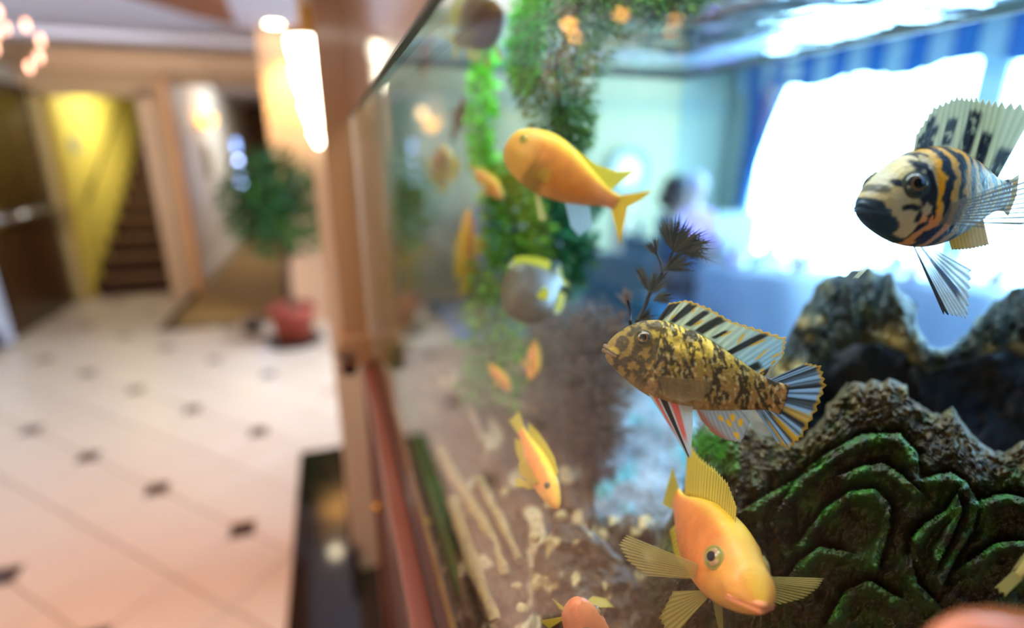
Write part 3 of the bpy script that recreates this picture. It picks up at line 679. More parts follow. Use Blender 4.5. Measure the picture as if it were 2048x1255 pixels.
def col_near(px, py, s, t):
    g = .5 + .5 * nz_(px * .05, py * .05, 11, 5); b = .30 + .70 * g
    base = np.array((.036, .021, .006)) * b
    moss = 0
    for a in ARCS:
        d, sg = polyd(a, px, py)
        if d < 60: moss = max(moss, math.exp(-d / 24.) * (1 if sg > 0 else .15))
    moss *= max(0, min(1, .55 + 1.2 * nz_(px * .02, py * .02, 21, 3)))
    moss = max(moss, .55 * max(0, nz_(px * .014, py * .014, 31, 4)) )
    if px < 1480 and py < 950: moss = max(moss, .8)
    c = base * (1 - moss) + np.array((.024, .15, .006)) * moss * (.5 + g)
    if t < .045 or (t < .10 and g > .55): c = c * .5 + np.array((.30, .22, .07)) * .34 * (.1 + g)  # crest painted lighter for the light catching the top edge
    if px < 1560: c = c * .7 + np.array((.10, .070, .022)) * .22 * (.5 + g)
    return tuple(c)
near_up = [(1268, 1215), (1310, 1110), (1345, 1020), (1380, 940), (1400, 880), (1450, 845), (1500, 850), (1560, 880), (1600, 880), (1635, 845), (1665, 800), (1690, 765), (1712, 757), (1730, 768), (1742, 758), (1762, 766), (1780, 757), (1796, 764), (1812, 768), (1822, 800), (1850, 812), (1872, 828), (1886, 832), (1900, 812), (1918, 842), (1945, 868), (1960, 888), (1985, 902), (2010, 900), (2048, 884), (2120, 850), (2220, 830)]
near_lo = [(1290, 1330), (1350, 1370), (1450, 1400), (1600, 1420), (1800, 1430), (2000, 1430), (2220, 1400)]
ribbon_rock('mossy_rock', 'big mossy brown rock with shell-like folded ridges at lower right', near_up, near_lo, lambda s, t, py: .51 - .06 * s - .06 * t, .066, disp_near, col_near, 330, 230, edge=2.6)

PALE_SPOTS = [(1565, 740, 22), (1600, 735, 16), (1605, 645, 14), (1780, 680, 34), (1800, 690, 20), (1825, 715, 16), (1975, 705, 16), (2040, 695, 16), (1620, 675, 10), (1640, 640, 10)]  # pale yellow spots on the arch rock, place and radius
def disp_arch(px, py, s, t):
    w = px + 10 * nz_(px * .01, py * .01, 1, 3)
    return .006 * math.sin(w * .13) * (1 if px > 1700 else .5) + .014 * nz_(px * .018, py * .012, 2, 4) + .006 * nz_(px * .07, py * .03, 6, 3)
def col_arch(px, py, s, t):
    g = .5 + .5 * nz_(px * .035, py * .018, 3, 5); c = np.array((.010, .026, .030)) * (.25 + 1.2 * g)  # blue wash of the water put into the rock colour
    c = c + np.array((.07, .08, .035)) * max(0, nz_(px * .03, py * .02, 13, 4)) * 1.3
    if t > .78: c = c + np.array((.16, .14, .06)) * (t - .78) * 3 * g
    for x, y, r in PALE_SPOTS:
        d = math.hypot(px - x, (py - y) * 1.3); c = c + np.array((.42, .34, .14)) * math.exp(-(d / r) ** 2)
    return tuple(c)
arch_up = [(1530, 800), (1545, 740), (1570, 690), (1592, 640), (1618, 590), (1648, 550), (1680, 547), (1705, 538), (1735, 530), (1765, 545), (1785, 548), (1796, 575), (1815, 592), (1830, 612), (1832, 640), (1842, 670), (1858, 690), (1885, 694), (1915, 683), (1940, 655), (1960, 630), (1985, 608), (2010, 590), (2048, 568), (2100, 530), (2180, 500)]
arch_lo = [(1560, 930), (1600, 880), (1630, 800), (1650, 735), (1675, 700), (1710, 690), (1755, 687), (1790, 692), (1815, 715), (1838, 738), (1856, 748), (1880, 738), (1910, 725), (1945, 716), (1985, 706), (2020, 708), (2060, 716), (2120, 730), (2200, 740)]
ribbon_rock('arched_rock', 'ridged rock arch tinted with blue water haze, saddle behind the striped fish tail', arch_up, arch_lo, lambda s, t, py: .60 - .02 * s, .035, disp_arch, col_arch, 300, 110)
def col_cave_shade(px, py, s, t):
    g = .5 + .5 * nz_(px * .02, py * .02, 3, 4); return tuple(np.array((.0005, .004, .012)) * (.5 + g))  # blue-black shade of the cave put into the colour
ribbon_rock('cave_shade_rock', 'added rock painted blue-black for the shade in the cave beneath the rock arch', [(1560, 800), (1640, 700), (1720, 670), (1800, 680), (1900, 715), (2000, 690), (2200, 700)], [(1560, 1150), (1700, 1200), (1900, 1200), (2200, 1150)], lambda s, t, py: .66 - .04 * s, .03, lambda px, py, s, t: .02 * nz_(px * .01, py * .01, 7, 4), col_cave_shade, 120, 90)

def mottled(base, hi, sc_=.03, thr=.28, k=6.0):
    base = np.array(base); hi = np.array(hi)
    def fn(px, py, s, t):
        g = .5 + .5 * nz_(px * .03, py * .03, 5, 4); m = max(0, min(1, (nz_(px * sc_, py * sc_ * .7, 15, 2) - thr) * k))
        return tuple(base * (.4 + 1.1 * g) * (1 - m) + hi * m)
    return fn
rough = lambda a, b: (lambda px, py, s, t: a * nz_(px * .012, py * .012, 3, 4) + b * nz_(px * .05, py * .04, 5, 3))
ribbon_rock('dome_rock', 'rounded brown rock with pale specks at the bottom, under the small orange fish', [(1040, 1300), (1052, 1180), (1075, 1090), (1110, 1050), (1150, 1046), (1190, 1062), (1225, 1095), (1262, 1140), (1296, 1190), (1330, 1260)], [(1060, 1380), (1180, 1400), (1320, 1370)], lambda s, t, py: .515 - .05 * t, .04, rough(.02, .006), mottled((.062, .038, .014), (.46, .38, .18), .035, .30), 120, 110)
ribbon_rock('bark_slab', 'brown slab of driftwood bark behind the slender orange fish', [(880, 800), (930, 790), (1000, 800), (1060, 850), (1110, 850), (1150, 905), (1195, 905)], [(930, 1300), (1000, 1330), (1080, 1320), (1180, 1150), (1190, 1080)], lambda s, t, py: gd(py) - .02, .025, lambda px, py, s, t: .010 * math.sin((px * .055 - py * .03) + 2 * nz_(px * .01, py * .01)) + .01 * nz_(px * .03, py * .02, 3, 4), mottled((.085, .046, .020), (.46, .38, .22), .022, .30), 120, 120, cat='driftwood')
ribbon_rock('flat_stone', 'low brown stone with a pale yellow crest beside the dome rock', [(1165, 1085), (1180, 1030), (1220, 1035), (1262, 1030), (1300, 1030), (1320, 1050)], [(1180, 1200), (1250, 1250), (1330, 1220)], lambda s, t, py: .565, .025, rough(.015, .005), mottled((.07, .055, .035), (.5, .42, .22), .03, .12), 70, 60)
ribbon_rock('room_view_stone', 'added stone coloured like the pale room seen through, between dark plant and yellow fish', [(1190, 800), (1225, 772), (1290, 770), (1350, 790), (1400, 840)], [(1185, 1040), (1240, 1075), (1300, 1080), (1350, 1040)], lambda s, t, py: gd(py) - .03, .02, rough(.02, .004),  # stone put in where the pale room shows through the glass
    lambda px, py, s, t: tuple(np.array((.20, .28, .36)) * (.5 + .8 * (.5 + nz_(px * .015, py * .02, 4, 3))) + np.array((-.16, .10, .08)) * max(0, nz_(px * .012, py * .012, 8, 2)) * 2 + .02), 90, 90)
def stick(pts, r, label, c, name='driftwood_branch'):
    w = [P(p[0], p[1], gd(p[1]) - .045) for p in pts]; n = 24; ww = []
    ar = np.array([tuple(q) for q in w]); d = np.linspace(0, len(w) - 1, n)
    for t in d: ww.append(Vector([np.interp(t, range(len(w)), ar[:, k]) for k in range(3)]) + Vector((0, 0, .004 * nz_(t * 2, 0, r * 99))))
    rr = [r * (1 - .5 * i / n) * (1 + .25 * nz_(i * .5, r * 50)) for i in range(n)]
    m = MB(); m.tube(ww, rr, 10, (*c, 1)); return tag(m.build(name, ROCK, smooth=True), label, 'driftwood')
stick([(880, 768, .92), (950, 785, .91), (1020, 808, .90), (1075, 818, .89)], .013, 'pale driftwood branch lying level above the bark slab', (.46, .36, .22))
stick([(905, 745, .93), (925, 790, .92), (950, 840, .90), (965, 880, .88)], .008, 'thin driftwood twig slanting down at the left end of the bark', (.36, .28, .18))
stick([(880, 900, .86), (930, 990, .84), (985, 1080, .82), (1010, 1150, .80)], .009, 'long yellowish driftwood branch leaning across the lower bark', (.36, .27, .10))
stick([(905, 1000, .80), (930, 1080, .78), (960, 1160, .76), (990, 1240, .75)], .009, 'yellowish driftwood branch nearest the green tank seam', (.36, .27, .10))
stick([(960, 960, .80), (1000, 1040, .79), (1040, 1120, .77)], .007, 'short driftwood twig between the two leaning branches', (.34, .27, .12))
peb = [(1075, 1165, .60, 14), (1050, 1030, .72, 11), (1100, 1010, .70, 12), (1070, 1075, .68, 11), (1032, 1175, .62, 12), (1010, 985, .74, 10), (1155, 1155, .585, 9), (1040, 1220, .60, 16), (985, 1120, .72, 11), (1122, 1032, .68, 12)]
names_ = ['largest pale pebble left of the rounded rock', 'pale pebble high on the brown slope', 'cream pebble just below the slender orange fish', 'pale pebble midway down the slope', 'yellowish pebble left of the rounded rock', 'small pale pebble near the dark floor reflection', 'bluish white pebble on the face of the rounded rock', 'broad pale pebble at the bottom edge', 'small yellowish pebble on the left slope', 'pale pebble touching the top of the rounded rock']
for (x, y, d, r), nm in zip(peb, names_):
    d = min(gd(y) - .04, .475 if 1040 < x < 1300 and y > 1060 else 9); ct = P(x, y, d); rr = r * d / FPX; m = MB(); m.ball((0, 0, 0), rr, 12, (.50, .42, .20, 1) if 'blu' not in nm else (.5, .62, .66, 1), sq=(1, .9, 1.2))
    o = tag(m.build('pebble', ROCK, smooth=True), nm, 'pebble', 'pebbles among the rocks'); o.location = ct; o.rotation_euler = (rng.random(), rng.random(), rng.random())

# ------------------------------------------------------------------ plants in the aquarium
def leafy(name, label, spine, rad, n, size, c0, c1, aspect=.4, droop=0, seed=1, stem=(.05, .09, .03), shaggy=0, group=None):
    r_ = random.Random(seed); w = [P(*p[:3]) for p in spine]; ar = np.array([tuple(q) for q in w]); K = len(w) - 1
    root = empty(name, w[-1] if w[-1].z < w[0].z else w[0], label, 'aquarium plant', group)
    loc = root.location.copy()
    sm = MB(); pts = [Vector([np.interp(t, range(K + 1), ar[:, k]) for k in range(3)]) - loc for t in np.linspace(0, K, 16)]
    sm.tube(pts, .003, 6, (*stem, 1)); sm.build('stem', LEAF, root, smooth=True)
    lf = MB()
    for i in range(n):
        t = r_.random() * K; c = Vector([np.interp(t, range(K + 1), ar[:, k]) for k in range(3)]) - loc
        R_ = np.interp(t, range(K + 1), [p[3] if len(p) > 3 else 1 for p in spine]) * rad
        d = Vector((r_.gauss(0, 1), r_.gauss(0, 1), r_.gauss(0, .8))).normalized(); q = r_.random() ** .5
        b = c + d * R_ * q; d2 = (d + Vector((0, 0, -droop))).normalized()
        nn = d2.orthogonal().normalized(); nn.rotate(Matrix.Rotation(r_.random() * 6.28, 3, d2)); s_ = size * r_.uniform(.6, 1.2)
        m_ = nn.cross(d2); g = r_.random(); cc = tuple(c0[k] * (1 - g) + c1[k] * g for k in range(3)) + (1,)
        if shaggy:
            for a in range(shaggy):
                dd = (d2 + nn * r_.uniform(-.8, .8) + m_ * r_.uniform(-.8, .8)).normalized(); e = b + dd * s_
                x_ = dd.orthogonal().normalized() * s_ * .07
                lf.add([b - x_, b + x_, e], [(0, 1, 2)], cc)
        else:
            lf.add([b, b + d2 * s_ * .5 + m_ * s_ * aspect + nn * s_ * .08, b + d2 * s_, b + d2 * s_ * .5 - m_ * s_ * aspect + nn * s_ * .08], [(0, 1, 2), (0, 2, 3)], cc)
    tag(lf.build('foliage', LEAF, root), kind='stuff'); return root
GB = (.015, .16, .03); GL = (.16, .34, .06); TE = (.01, .13, .09)
leafy('hanging_fern', 'bushy dark green plant hanging from the surface behind the orange lamp reflections', [(1180, -60, .52, 1.1), (1150, 40, .53, 1.15), (1110, 130, .55, 1.1), (1120, 220, .57, .75), (1150, 290, .58, .4)], .048, 2600, .012, GB, (.16, .36, .06), shaggy=4, droop=.6, seed=2)
leafy('hanging_fern', 'leafy green plant tips trailing along the water surface right of the hanging bush', [(1180, -40, .50, 1), (1260, -20, .50, 1), (1330, -10, .50, .7), (1400, -25, .50, .5)], .042, 1700, .012, GB, (.20, .40, .07), shaggy=4, droop=.8, seed=3)
leafy('broad_leaf_vine', 'vivid light green leafy strand at the top, left edge of the hanging bush', [(1068, -30, .78, 1.1), (1060, 40, .78, 1.1), (1050, 110, .79, 1.0), (1045, 165, .80, .7)], .022, 520, .016, (.05, .60, .02), (.20, .90, .06), .45, seed=4)
leafy('broad_leaf_vine', 'vivid green leafy strand hanging alone left of the large orange fish', [(975, 70, .98, .6), (968, 150, .98, .9), (962, 230, .98, 1.1), (965, 310, .98, .9), (972, 350, .98, .5)], .022, 520, .018, (.04, .50, .02), (.16, .80, .05), .45, seed=5)
leafy('broad_leaf_vine', 'tall green leafy vine rising behind the grey fish with yellow back fin', [(1040, 330, .84, .6), (1020, 400, .84, 1), (1030, 480, .84, 1.3), (1010, 560, .84, 1.2), (990, 640, .85, 1.2), (985, 760, .86, 1.2), (970, 860, .87, .8)], .045, 1800, .018, (.04, .22, .02), (.20, .52, .06), .4, seed=6)
leafy('teal_leaf_plant', 'dark teal leafy plant below the large orange fish', [(1130, 390, .90, .8), (1120, 450, .90, 1.2), (1110, 510, .90, 1.2), (1110, 600, .92, .7), (1100, 760, .94, .5)], .052, 1000, .022, (.005, .10, .06), (.03, .26, .12), .5, seed=7)
leafy('yellow_green_plant', 'thin yellow-green grassy plant nearest the aquarium corner', [(815, 370, 1.10, .5), (812, 440, 1.10, 1), (800, 520, 1.10, 1), (790, 640, 1.12, .6), (800, 760, 1.14, .5)], .03, 420, .03, (.14, .18, .02), (.34, .36, .06), .16, seed=8)
leafy('brown_bushy_plant', 'brownish grey bushy plant in front of the striped fish head', [(1130, 650, .74, .9), (1150, 720, .74, 1.4), (1160, 800, .74, 1.5), (1150, 880, .75, 1.1), (1120, 980, .76, .8)], .052, 3000, .016, (.06, .045, .035), (.22, .17, .14), shaggy=4, seed=9, stem=(.08, .05, .04))
leafy('brown_bushy_plant', 'tall dark brown plant tufts directly left of the striped fish nose', [(1195, 640, .60, .9), (1200, 700, .60, 1.1), (1185, 780, .61, 1.0), (1180, 860, .62, .8), (1200, 1000, .66, .5)], .030, 1700, .014, (.045, .035, .03), (.16, .11, .09), shaggy=4, seed=10, stem=(.08, .05, .04))
leafy('moss_tuft', 'bright green moss tuft on the rock behind the yellow fish dorsal fin', [(1405, 880, .455, 1), (1420, 905, .45, 1), (1440, 890, .45, .8)], .014, 700, .006, (.02, .12, .01), (.08, .34, .03), shaggy=3, seed=12)

# feathery coral with fan tufts
fc = empty('feathery_sprig', P(1262, 690, .41), 'dark feathery branching sprig above the striped fish head', 'aquarium plant')
L0 = fc.location.copy(); sm = MB()
def seg(a, b, r): sm.tube([P(*a) - L0, P((a[0] + b[0]) / 2 + 3, (a[1] + b[1]) / 2, (a[2] + b[2]) / 2) - L0, P(*b) - L0], r, 6, (.03, .03, .035, 1))
seg((1262, 700, .41), (1275, 640, .41), .0018); seg((1262, 700, .41), (1260, 640, .41), .0014); seg((1275, 640, .41), (1300, 585, .41), .0015); seg((1300, 585, .41), (1325, 545, .41), .0014)
seg((1325, 545, .41), (1345, 505, .41), .0013); seg((1300, 585, .41), (1285, 555, .41), .001); seg((1325, 545, .41), (1312, 505, .41), .001); seg((1260, 640, .41), (1255, 600, .41), .001)
sm.build('branch', LEAF, fc, smooth=True)
r_ = random.Random(3)
def tuft(cx, cy, d, ang, spread, ln, n, c0, c1):
    m = MB(); base = P(cx, cy, d) - L0
    for i in range(n):
        a = ang + r_.uniform(-spread, spread); l_ = ln * r_.uniform(.5, 1) * d / FPX
        dv = (CR * math.cos(a) + CU * math.sin(a) + CF * r_.uniform(-.5, .5)).normalized(); g = r_.random(); cc = tuple(c0[k] * (1 - g) + c1[k] * g for k in range(3)) + (1,)
        e = base + dv * l_; q = dv.cross(CF).normalized() * .0006
        mid = base + dv * l_ * .55 + CU * .001; m.add([base - q * .6, mid - q, e, mid + q], [(0, 1, 2, 3)], cc)
        for s in range(5):
            t = .3 + .1 * s; b2 = base + dv * l_ * t
            for sg in (-1, 1):
                e2 = b2 + (dv * .7 + q.normalized() * sg * .7).normalized() * l_ * .13
                m.add([b2 - dv * .0004, b2 + dv * .0004, e2], [(0, 1, 2)], cc)
    tag(m.build('tuft', LEAF, fc), kind='stuff')
D0 = (.008, .016, .024); D1 = (.10, .10, .07)
tuft(1345, 505, .41, 1.1, 1.0, 84, 120, D0, D1); tuft(1352, 500, .41, .15, .55, 86, 70, D0, D1); tuft(1330, 540, .41, .4, .5, 70, 46, D0, D1)
tuft(1312, 512, .41, 1.9, .5, 44, 14, D0, D1); tuft(1300, 590, .41, 1.3, .8, 62, 38, D0, D1); tuft(1288, 560, .41, 2.0, .4, 40, 12, D0, D1)
tuft(1305, 600, .41, .2, .5, 50, 16, D0, D1); tuft(1256, 615, .52, 1.7, .5, 48, 24, (.08, .06, .06), (.24, .19, .16)); tuft(1275, 640, .41, .4, .5, 44, 14, D0, D1)

# ------------------------------------------------------------------ fish
def camvec(v, px=CX, py=CY):          # right, up and away as seen along the sight line through a pixel
    f = (P(px, py, 1) - Vector((0, 0, EYE))).normalized(); r = (CR - f * CR.dot(f)).normalized(); u = r.cross(f)
    return (r * v[0] + u * v[1] + f * v[2]).normalized()
def sm(x): x = max(0., min(1., x)); return x * x * (3 - 2 * x)
def interp(pts, s):
    for (a, b) in zip(pts[:-1], pts[1:]):
        if s <= b[0]:
            return a, b, (s - a[0]) / (b[0] - a[0] + 1e-9)
    return pts[-1], pts[-1], 0
def spline(pts):
    pts = np.array(pts, float); n = len(pts); x = pts[:, 0]
    m = np.zeros_like(pts)
    for k in range(1, pts.shape[1]):
        dd = np.diff(pts[:, k]) / np.diff(x); m[0, k] = dd[0]; m[-1, k] = dd[-1]
        for i in range(1, n - 1): m[i, k] = 0 if dd[i - 1] * dd[i] < 0 else (dd[i - 1] + dd[i]) / 2
    def f(s):
        s = max(x[0], min(x[-1], s)); i = min(n - 2, max(0, int(np.searchsorted(x, s)) - 1)); h = x[i + 1] - x[i]; t = (s - x[i]) / h
        a = (1 + 2 * t) * (1 - t) ** 2; b = t * (1 - t) ** 2; c = t * t * (3 - 2 * t); d = t * t * (t - 1)
        return a * pts[i] + b * h * m[i] + c * pts[i + 1] + d * h * m[i + 1]
    return f
# s, top, bottom, half width (in body lengths, nose to tail root)
CICHLID = [(0, .000, -.030, .020), (.02, .028, -.058, .040), (.07, .075, -.092, .068), (.14, .118, -.125, .086), (.22, .158, -.155, .098), (.33, .185, -.180, .104), (.46, .186, -.186, .100), (.60, .160, -.165, .084), (.75, .115, -.118, .060), (.88, .072, -.072, .038), (.96, .062, -.062, .024), (1.0, .066, -.066, .016)]
SLIM = [(0, .0, -.02, .018), (.03, .03, -.045, .04), (.10, .065, -.075, .062), (.22, .105, -.110, .080), (.38, .125, -.130, .082), (.55, .118, -.120, .072), (.75, .082, -.082, .048), (.9, .05, -.05, .028), (1.0, .05, -.05, .014)]
class Fish:
    def __init__(s, name, label, nose, depth, L, axis, up, prof, colf, skin=None, bend=0., nsr=60, nar=40, group='fish swimming in the aquarium', base_c=None, detail=True, eye=(.165, .50, .034), mouth=True, eyecol=None, mouthc=None, raw=False):
        s.L = L; s.pf = spline(prof); s.bend = bend
        X = camvec(axis, *nose) if not raw else Vector(axis).normalized(); Z = camvec(up, *nose); Z = (Z - X * Z.dot(X)).normalized(); Y = Z.cross(X)
        o = P(nose[0], nose[1], depth)
        s.root = empty(name, (0, 0, 0), label, 'fish', group)
        s.root.matrix_world = Matrix(((X.x, Y.x, Z.x, o.x), (X.y, Y.y, Z.y, o.y), (X.z, Y.z, Z.z, o.z), (0, 0, 0, 1)))
        s.X, s.Y, s.Z, s.o = X, Y, Z, o
        s.near = 1 if Y.dot(CF) < 0 else -1          # the flank turned to the viewer
        V = []; C = []; F = []
        for i in range(nsr):
            u = i / (nsr - 1); t = u ** 1.35
            for k in range(nar):
                a = 2 * PI * k / nar; p = s.surf(t, a, mouth)
                V.append(p); q = s.pf(t); h = (q[1] + q[2]) / 2 + ((q[1] - q[2]) / 2) * math.cos(a)
                C.append((*colf(t, h, math.sin(a), a), 1))
        for i in range(nsr - 1):
            for k in range(nar): F.append((i * nar + k, (i + 1) * nar + k, (i + 1) * nar + (k + 1) % nar, i * nar + (k + 1) % nar))
        F.append(tuple(range(nar))); F.append(tuple((nsr - 1) * nar + k for k in reversed(range(nar))))
        m = MB(); m.v = [tuple(v) for v in V]; m.f = F; m.c = C
        m.build('body', skin or SMOOTHSKIN, s.root, smooth=True)
        if eye:
            for sd in (1, -1): s.eye(eye[0], eye[1], eye[2], sd, eyecol)
        if mouthc: s.lips(mouthc)
    def yb(s, t): return s.bend * (max(0, t - .12)) ** 2
    def surf(s, t, a, mouth=True, off=0.):
        q = s.pf(t); c = math.cos(a); sn = math.sin(a)
        mid = (q[1] + q[2]) / 2; hh = (q[1] - q[2]) / 2 + off; w = q[3] + off
        h = mid + hh * c; y = w * (abs(sn) ** .92) * (1 if sn > 0 else -1)
        if mouth:
            ml = -.018 - .30 * t; d = abs(h - ml)
            if t < .10 and d < .02: y *= 1 - .22 * math.exp(-(d / .006) ** 2) * (1 - t / .10)
            gl = .285 + .05 * math.cos((h) * 9) - .06                       # gill cover edge
            g = t - gl
            if abs(h) < .13: y *= 1 + .055 * math.exp(-((g + .012) / .014) ** 2) - .05 * math.exp(-((g - .012) / .012) ** 2)
        return Vector((t * s.L, (y + s.yb(t)) * s.L, h * s.L))
    def eye(s, t, cosv, r, sd, ec=None):
        a = sd * math.acos(cosv); p = s.surf(t, a, False); e = .01
        n = (s.surf(t + e, a, False) - p).cross(s.surf(t, a + e, False) - p).normalized()
        if n.y * sd < 0: n = -n
        n = (n + Vector((-.12, 0, .05))).normalized()
        tz = (Vector((1, 0, 0)) - n * n.x).normalized(); b = n.cross(tz); R = r * s.L; m = MB()
        ec = ec or ((.34, .24, .06), (.05, .05, .03), (.55, .42, .12))
        nr = 16; nk = 28; v = []; f = []; c = []
        for i in range(nr):
            u = i / (nr - 1); hgt = R * .62 * math.sqrt(max(0, 1 - u * u)) - R * .12
            for k in range(nk):
                q = 2 * PI * k / nk; v.append(p + (tz * math.cos(q) + b * math.sin(q)) * R * u * 1.0 + n * hgt)
                if u < .50: cc = (.003, .003, .004)
                elif u < .59: cc = ec[2]
                elif u < .82: cc = ec[1] if (math.sin(q * 3) > -.4) else ec[0]
                else: cc = ec[0]
                c.append((*cc, 1))
        for i in range(nr - 1):
            for k in range(nk): f.append((i * nk + k, i * nk + (k + 1) % nk, (i + 1) * nk + (k + 1) % nk, (i + 1) * nk + k))
        m.add(v, f); m.c = c; o = m.build('eye', EYEM, s.root, smooth=True)
        rim = MB(); ring = [p + (tz * math.cos(q) + b * math.sin(q)) * R * 1.02 - n * R * .02 for q in np.linspace(0, 2 * PI, 29)]
        rim.tube(ring, R * .13, 8, (*ec[0], 1), cap=False); rim.build('eyelid', SMOOTHSKIN, o, smooth=True)
    def lips(s, c):
        for nm, dh, r in (('upper_lip', .016, .0135), ('lower_lip', -.010, .0125)):
            pts = []
            for k in range(17):
                a = -1 + 2 * k / 16; t = .008 + .060 * abs(a) ** 1.6; q = s.pf(t); ml = -.020 - .30 * t
                w = q[3] * (abs(a) ** .8) * (1 if a > 0 else -1) * 1.02
                pts.append(Vector(((t - .012 * (1 - abs(a))) * s.L, (w + s.yb(t)) * s.L, (ml + dh * (1 - .55 * abs(a))) * s.L)))
            rr = [r * s.L * (1 - .6 * abs(-1 + 2 * k / 16) ** 2) for k in range(17)]
            m = MB(); m.tube(pts, rr, 10, (*c, 1)); m.build(nm, SMOOTHSKIN, s.root, smooth=True)
    def pix(s, px, py, off=0.):        # where a sight line meets the fish's middle plane, in body lengths
        d = P(px, py, 1) - Vector((0, 0, EYE)); o = Vector((0, 0, EYE)); pl = s.o + s.Y * off * s.L
        t = (pl - o).dot(s.Y) / d.dot(s.Y); q = o + d * t - s.o
        return (q.dot(s.X) / s.L, q.dot(s.Z) / s.L, off)
    def fin(s, name, base, tip, cf, nr=14, px=False, jag=.05, curve=0., wave=0., ridge=.0016, nv=9, bendy=True):
        if px: base = [s.pix(*b) for b in base]; tip = [s.pix(*b) for b in tip]
        b = np.array(base, float); t = np.array(tip, float); nu = nr * 6 + 1; V = []; C = []; F = []
        for i in range(nu):
            u = i / (nu - 1); k = u * (len(b) - 1); B = np.array([np.interp(k, range(len(b)), b[:, j]) for j in range(3)])
            k = u * (len(t) - 1); T = np.array([np.interp(k, range(len(t)), t[:, j]) for j in range(3)])
            ph = u * nr; fr = abs((ph % 1) - .5) * 2
            for j in range(nv):
                v = j / (nv - 1); vv = v * (1 + jag * (fr - .5) * (v ** 3))
                p = B * (1 - vv) + T * vv
                y = p[2] + curve * v * v + wave * math.sin(u * 9 + v * 2) * v + ridge * (fr - .5) * (1 - .4 * v)
                V.append((p[0] * s.L, (y + (s.yb(p[0]) if bendy else 0)) * s.L, p[1] * s.L)); C.append(cf(u, v, fr))
        for i in range(nu - 1):
            for j in range(nv - 1): F.append((i * nv + j, i * nv + j + 1, (i + 1) * nv + j + 1, (i + 1) * nv + j))
        m = MB(); m.v = V; m.f = F; m.c = [tuple(c) if len(c) == 4 else (*c, 1) for c in C]
        return m.build(name, FIN, s.root, smooth=True, solid=.0003)
def N(*a): return noise.fractal(Vector(a), 1.0, 2.0, 4)
def mixc(a, b, t): return tuple(x * (1 - t) + y * t for x, y in zip(a, b))

# ---- the black, yellow and white striped fish at the right, head turned to the viewer
BL = (.010, .014, .030); CRM = (.50, .43, .20); YEL = (.95, .46, .005); ORG = (.80, .30, .08)
def col1(t, h, sn, a):
    n = N(t * 9, h * 9, sn * 2); c = mixc(CRM, (.50, .50, .40), .5 + n)
    if t > .215:
        ye = sm((t - .24) / .05) * sm((.95 - t) / .15) * sm((h + .14) / .08)
        c = mixc(c, YEL, ye * (.75 + .5 * n)); c = mixc(c, ORG, sm((-.02 - h) / .06) * sm((.55 - t) / .2) * .8)
        w = t + .05 * N(h * 9, t * 4, 3) + .13 * h * h * 6 - .03
        st = math.sin(w * 62 + 1.0) + 1.0 * N(t * 30, h * 14, 8)
        c = mixc(c, BL, sm((st + .22) * 3.4))
    else:
        c = mixc(c, (.60, .52, .34), sm(-h * 8))
        # face: pale bridge, dark patches, blue black mouth and chin
        for (x, y, rx, ry) in ((.19, .10, .035, .03), (.225, .145, .035, .03), (.10, .075, .02, .016), (.155, -.02, .04, .014), (.20, .02, .022, .05), (.21, -.06, .02, .03), (.235, .06, .012, .06)):
            e = ((t - x) / rx) ** 2 + ((h - y) / ry) ** 2 + 1.0 * N(t * 30, h * 30, 1); c = mixc(c, BL, sm(1.6 - e))
        c = mixc(c, (.70, .62, .10), sm(1.3 - ((t - .165) / .05) ** 2 - ((h - .075) / .022) ** 2))
        e = (t - .075) + 1.0 * (h + .035) + .03 * N(t * 20, h * 20, 4); c = mixc(c, (.012, .035, .075), sm(-e * 40 + .2) if h < .02 else 0)
        c = mixc(c, (.012, .03, .06), sm((-.095 - .30 * t - h + .03 * N(t * 20, h * 20, 6)) * 40 + .3))
        c = mixc(c, BL, sm(1.2 - ((t - .045) / .03) ** 2 - ((h - .055) / .022) ** 2) * .8)
    return c
f1 = Fish('striped_fish', 'black, yellow and cream banded fish facing the viewer before the bright window', (1725, 404), .315, .142, (.59, .03, .80), (.10, 1, .05), [(q[0], q[1] * 1.20, q[2] * 1.14, q[3] * 1.18) for q in CICHLID], col1, SKIN, bend=.02, nsr=170, nar=150, eye=(.160, .44, .050), eyecol=((.03, .05, .045), (.010, .02, .035), (.26, .13, .06)), mouthc=(.020, .06, .12))
def dorsal1(u, v, fr):
    c = mixc((.84, .86, .66), (.60, .62, .40), fr * .6)
    blk = 0
    for (x, y0, y1, w) in ((.06, 0, .62, .05), (.14, 0, .80, .045), (.21, .0, .55, .03), (.36, .08, .62, .045), (.56, .02, .82, .055), (.72, .0, .55, .045), (.93, -.1, .40, .07)):
        d = abs(u - x - .06 * v) / w; blk = max(blk, sm((1.5 - d) * 1.2) * sm((v - y0 + .05) * 10) * sm((y1 - v) * 8 + .4))
    blk *= sm(1.1 + 1.2 * N(u * 14, v * 5, 2)); c = mixc(c, BL, blk)
    return (*c, .93)
nv_ = .0
f1.fin('dorsal_fin', [(.26, .185, 0), (.35, .21, 0), (.48, .212, 0), (.62, .18, 0), (.78, .125, 0), (.90, .082, 0)], [(.26, .27, 0), (.33, .38, 0), (.47, .425, 0), (.62, .42, 0), (.80, .405, 0), (1.08, .40, 0)], dorsal1, nr=20, jag=.10, wave=.004, ridge=.005, nv=22)
def clear1(u, v, fr): 
    k = sm((fr - .35) * 3.2); return (*mixc((.50, .52, .50), (.36, .35, .30), k), .04 + .96 * k)
nr_ = f1.near
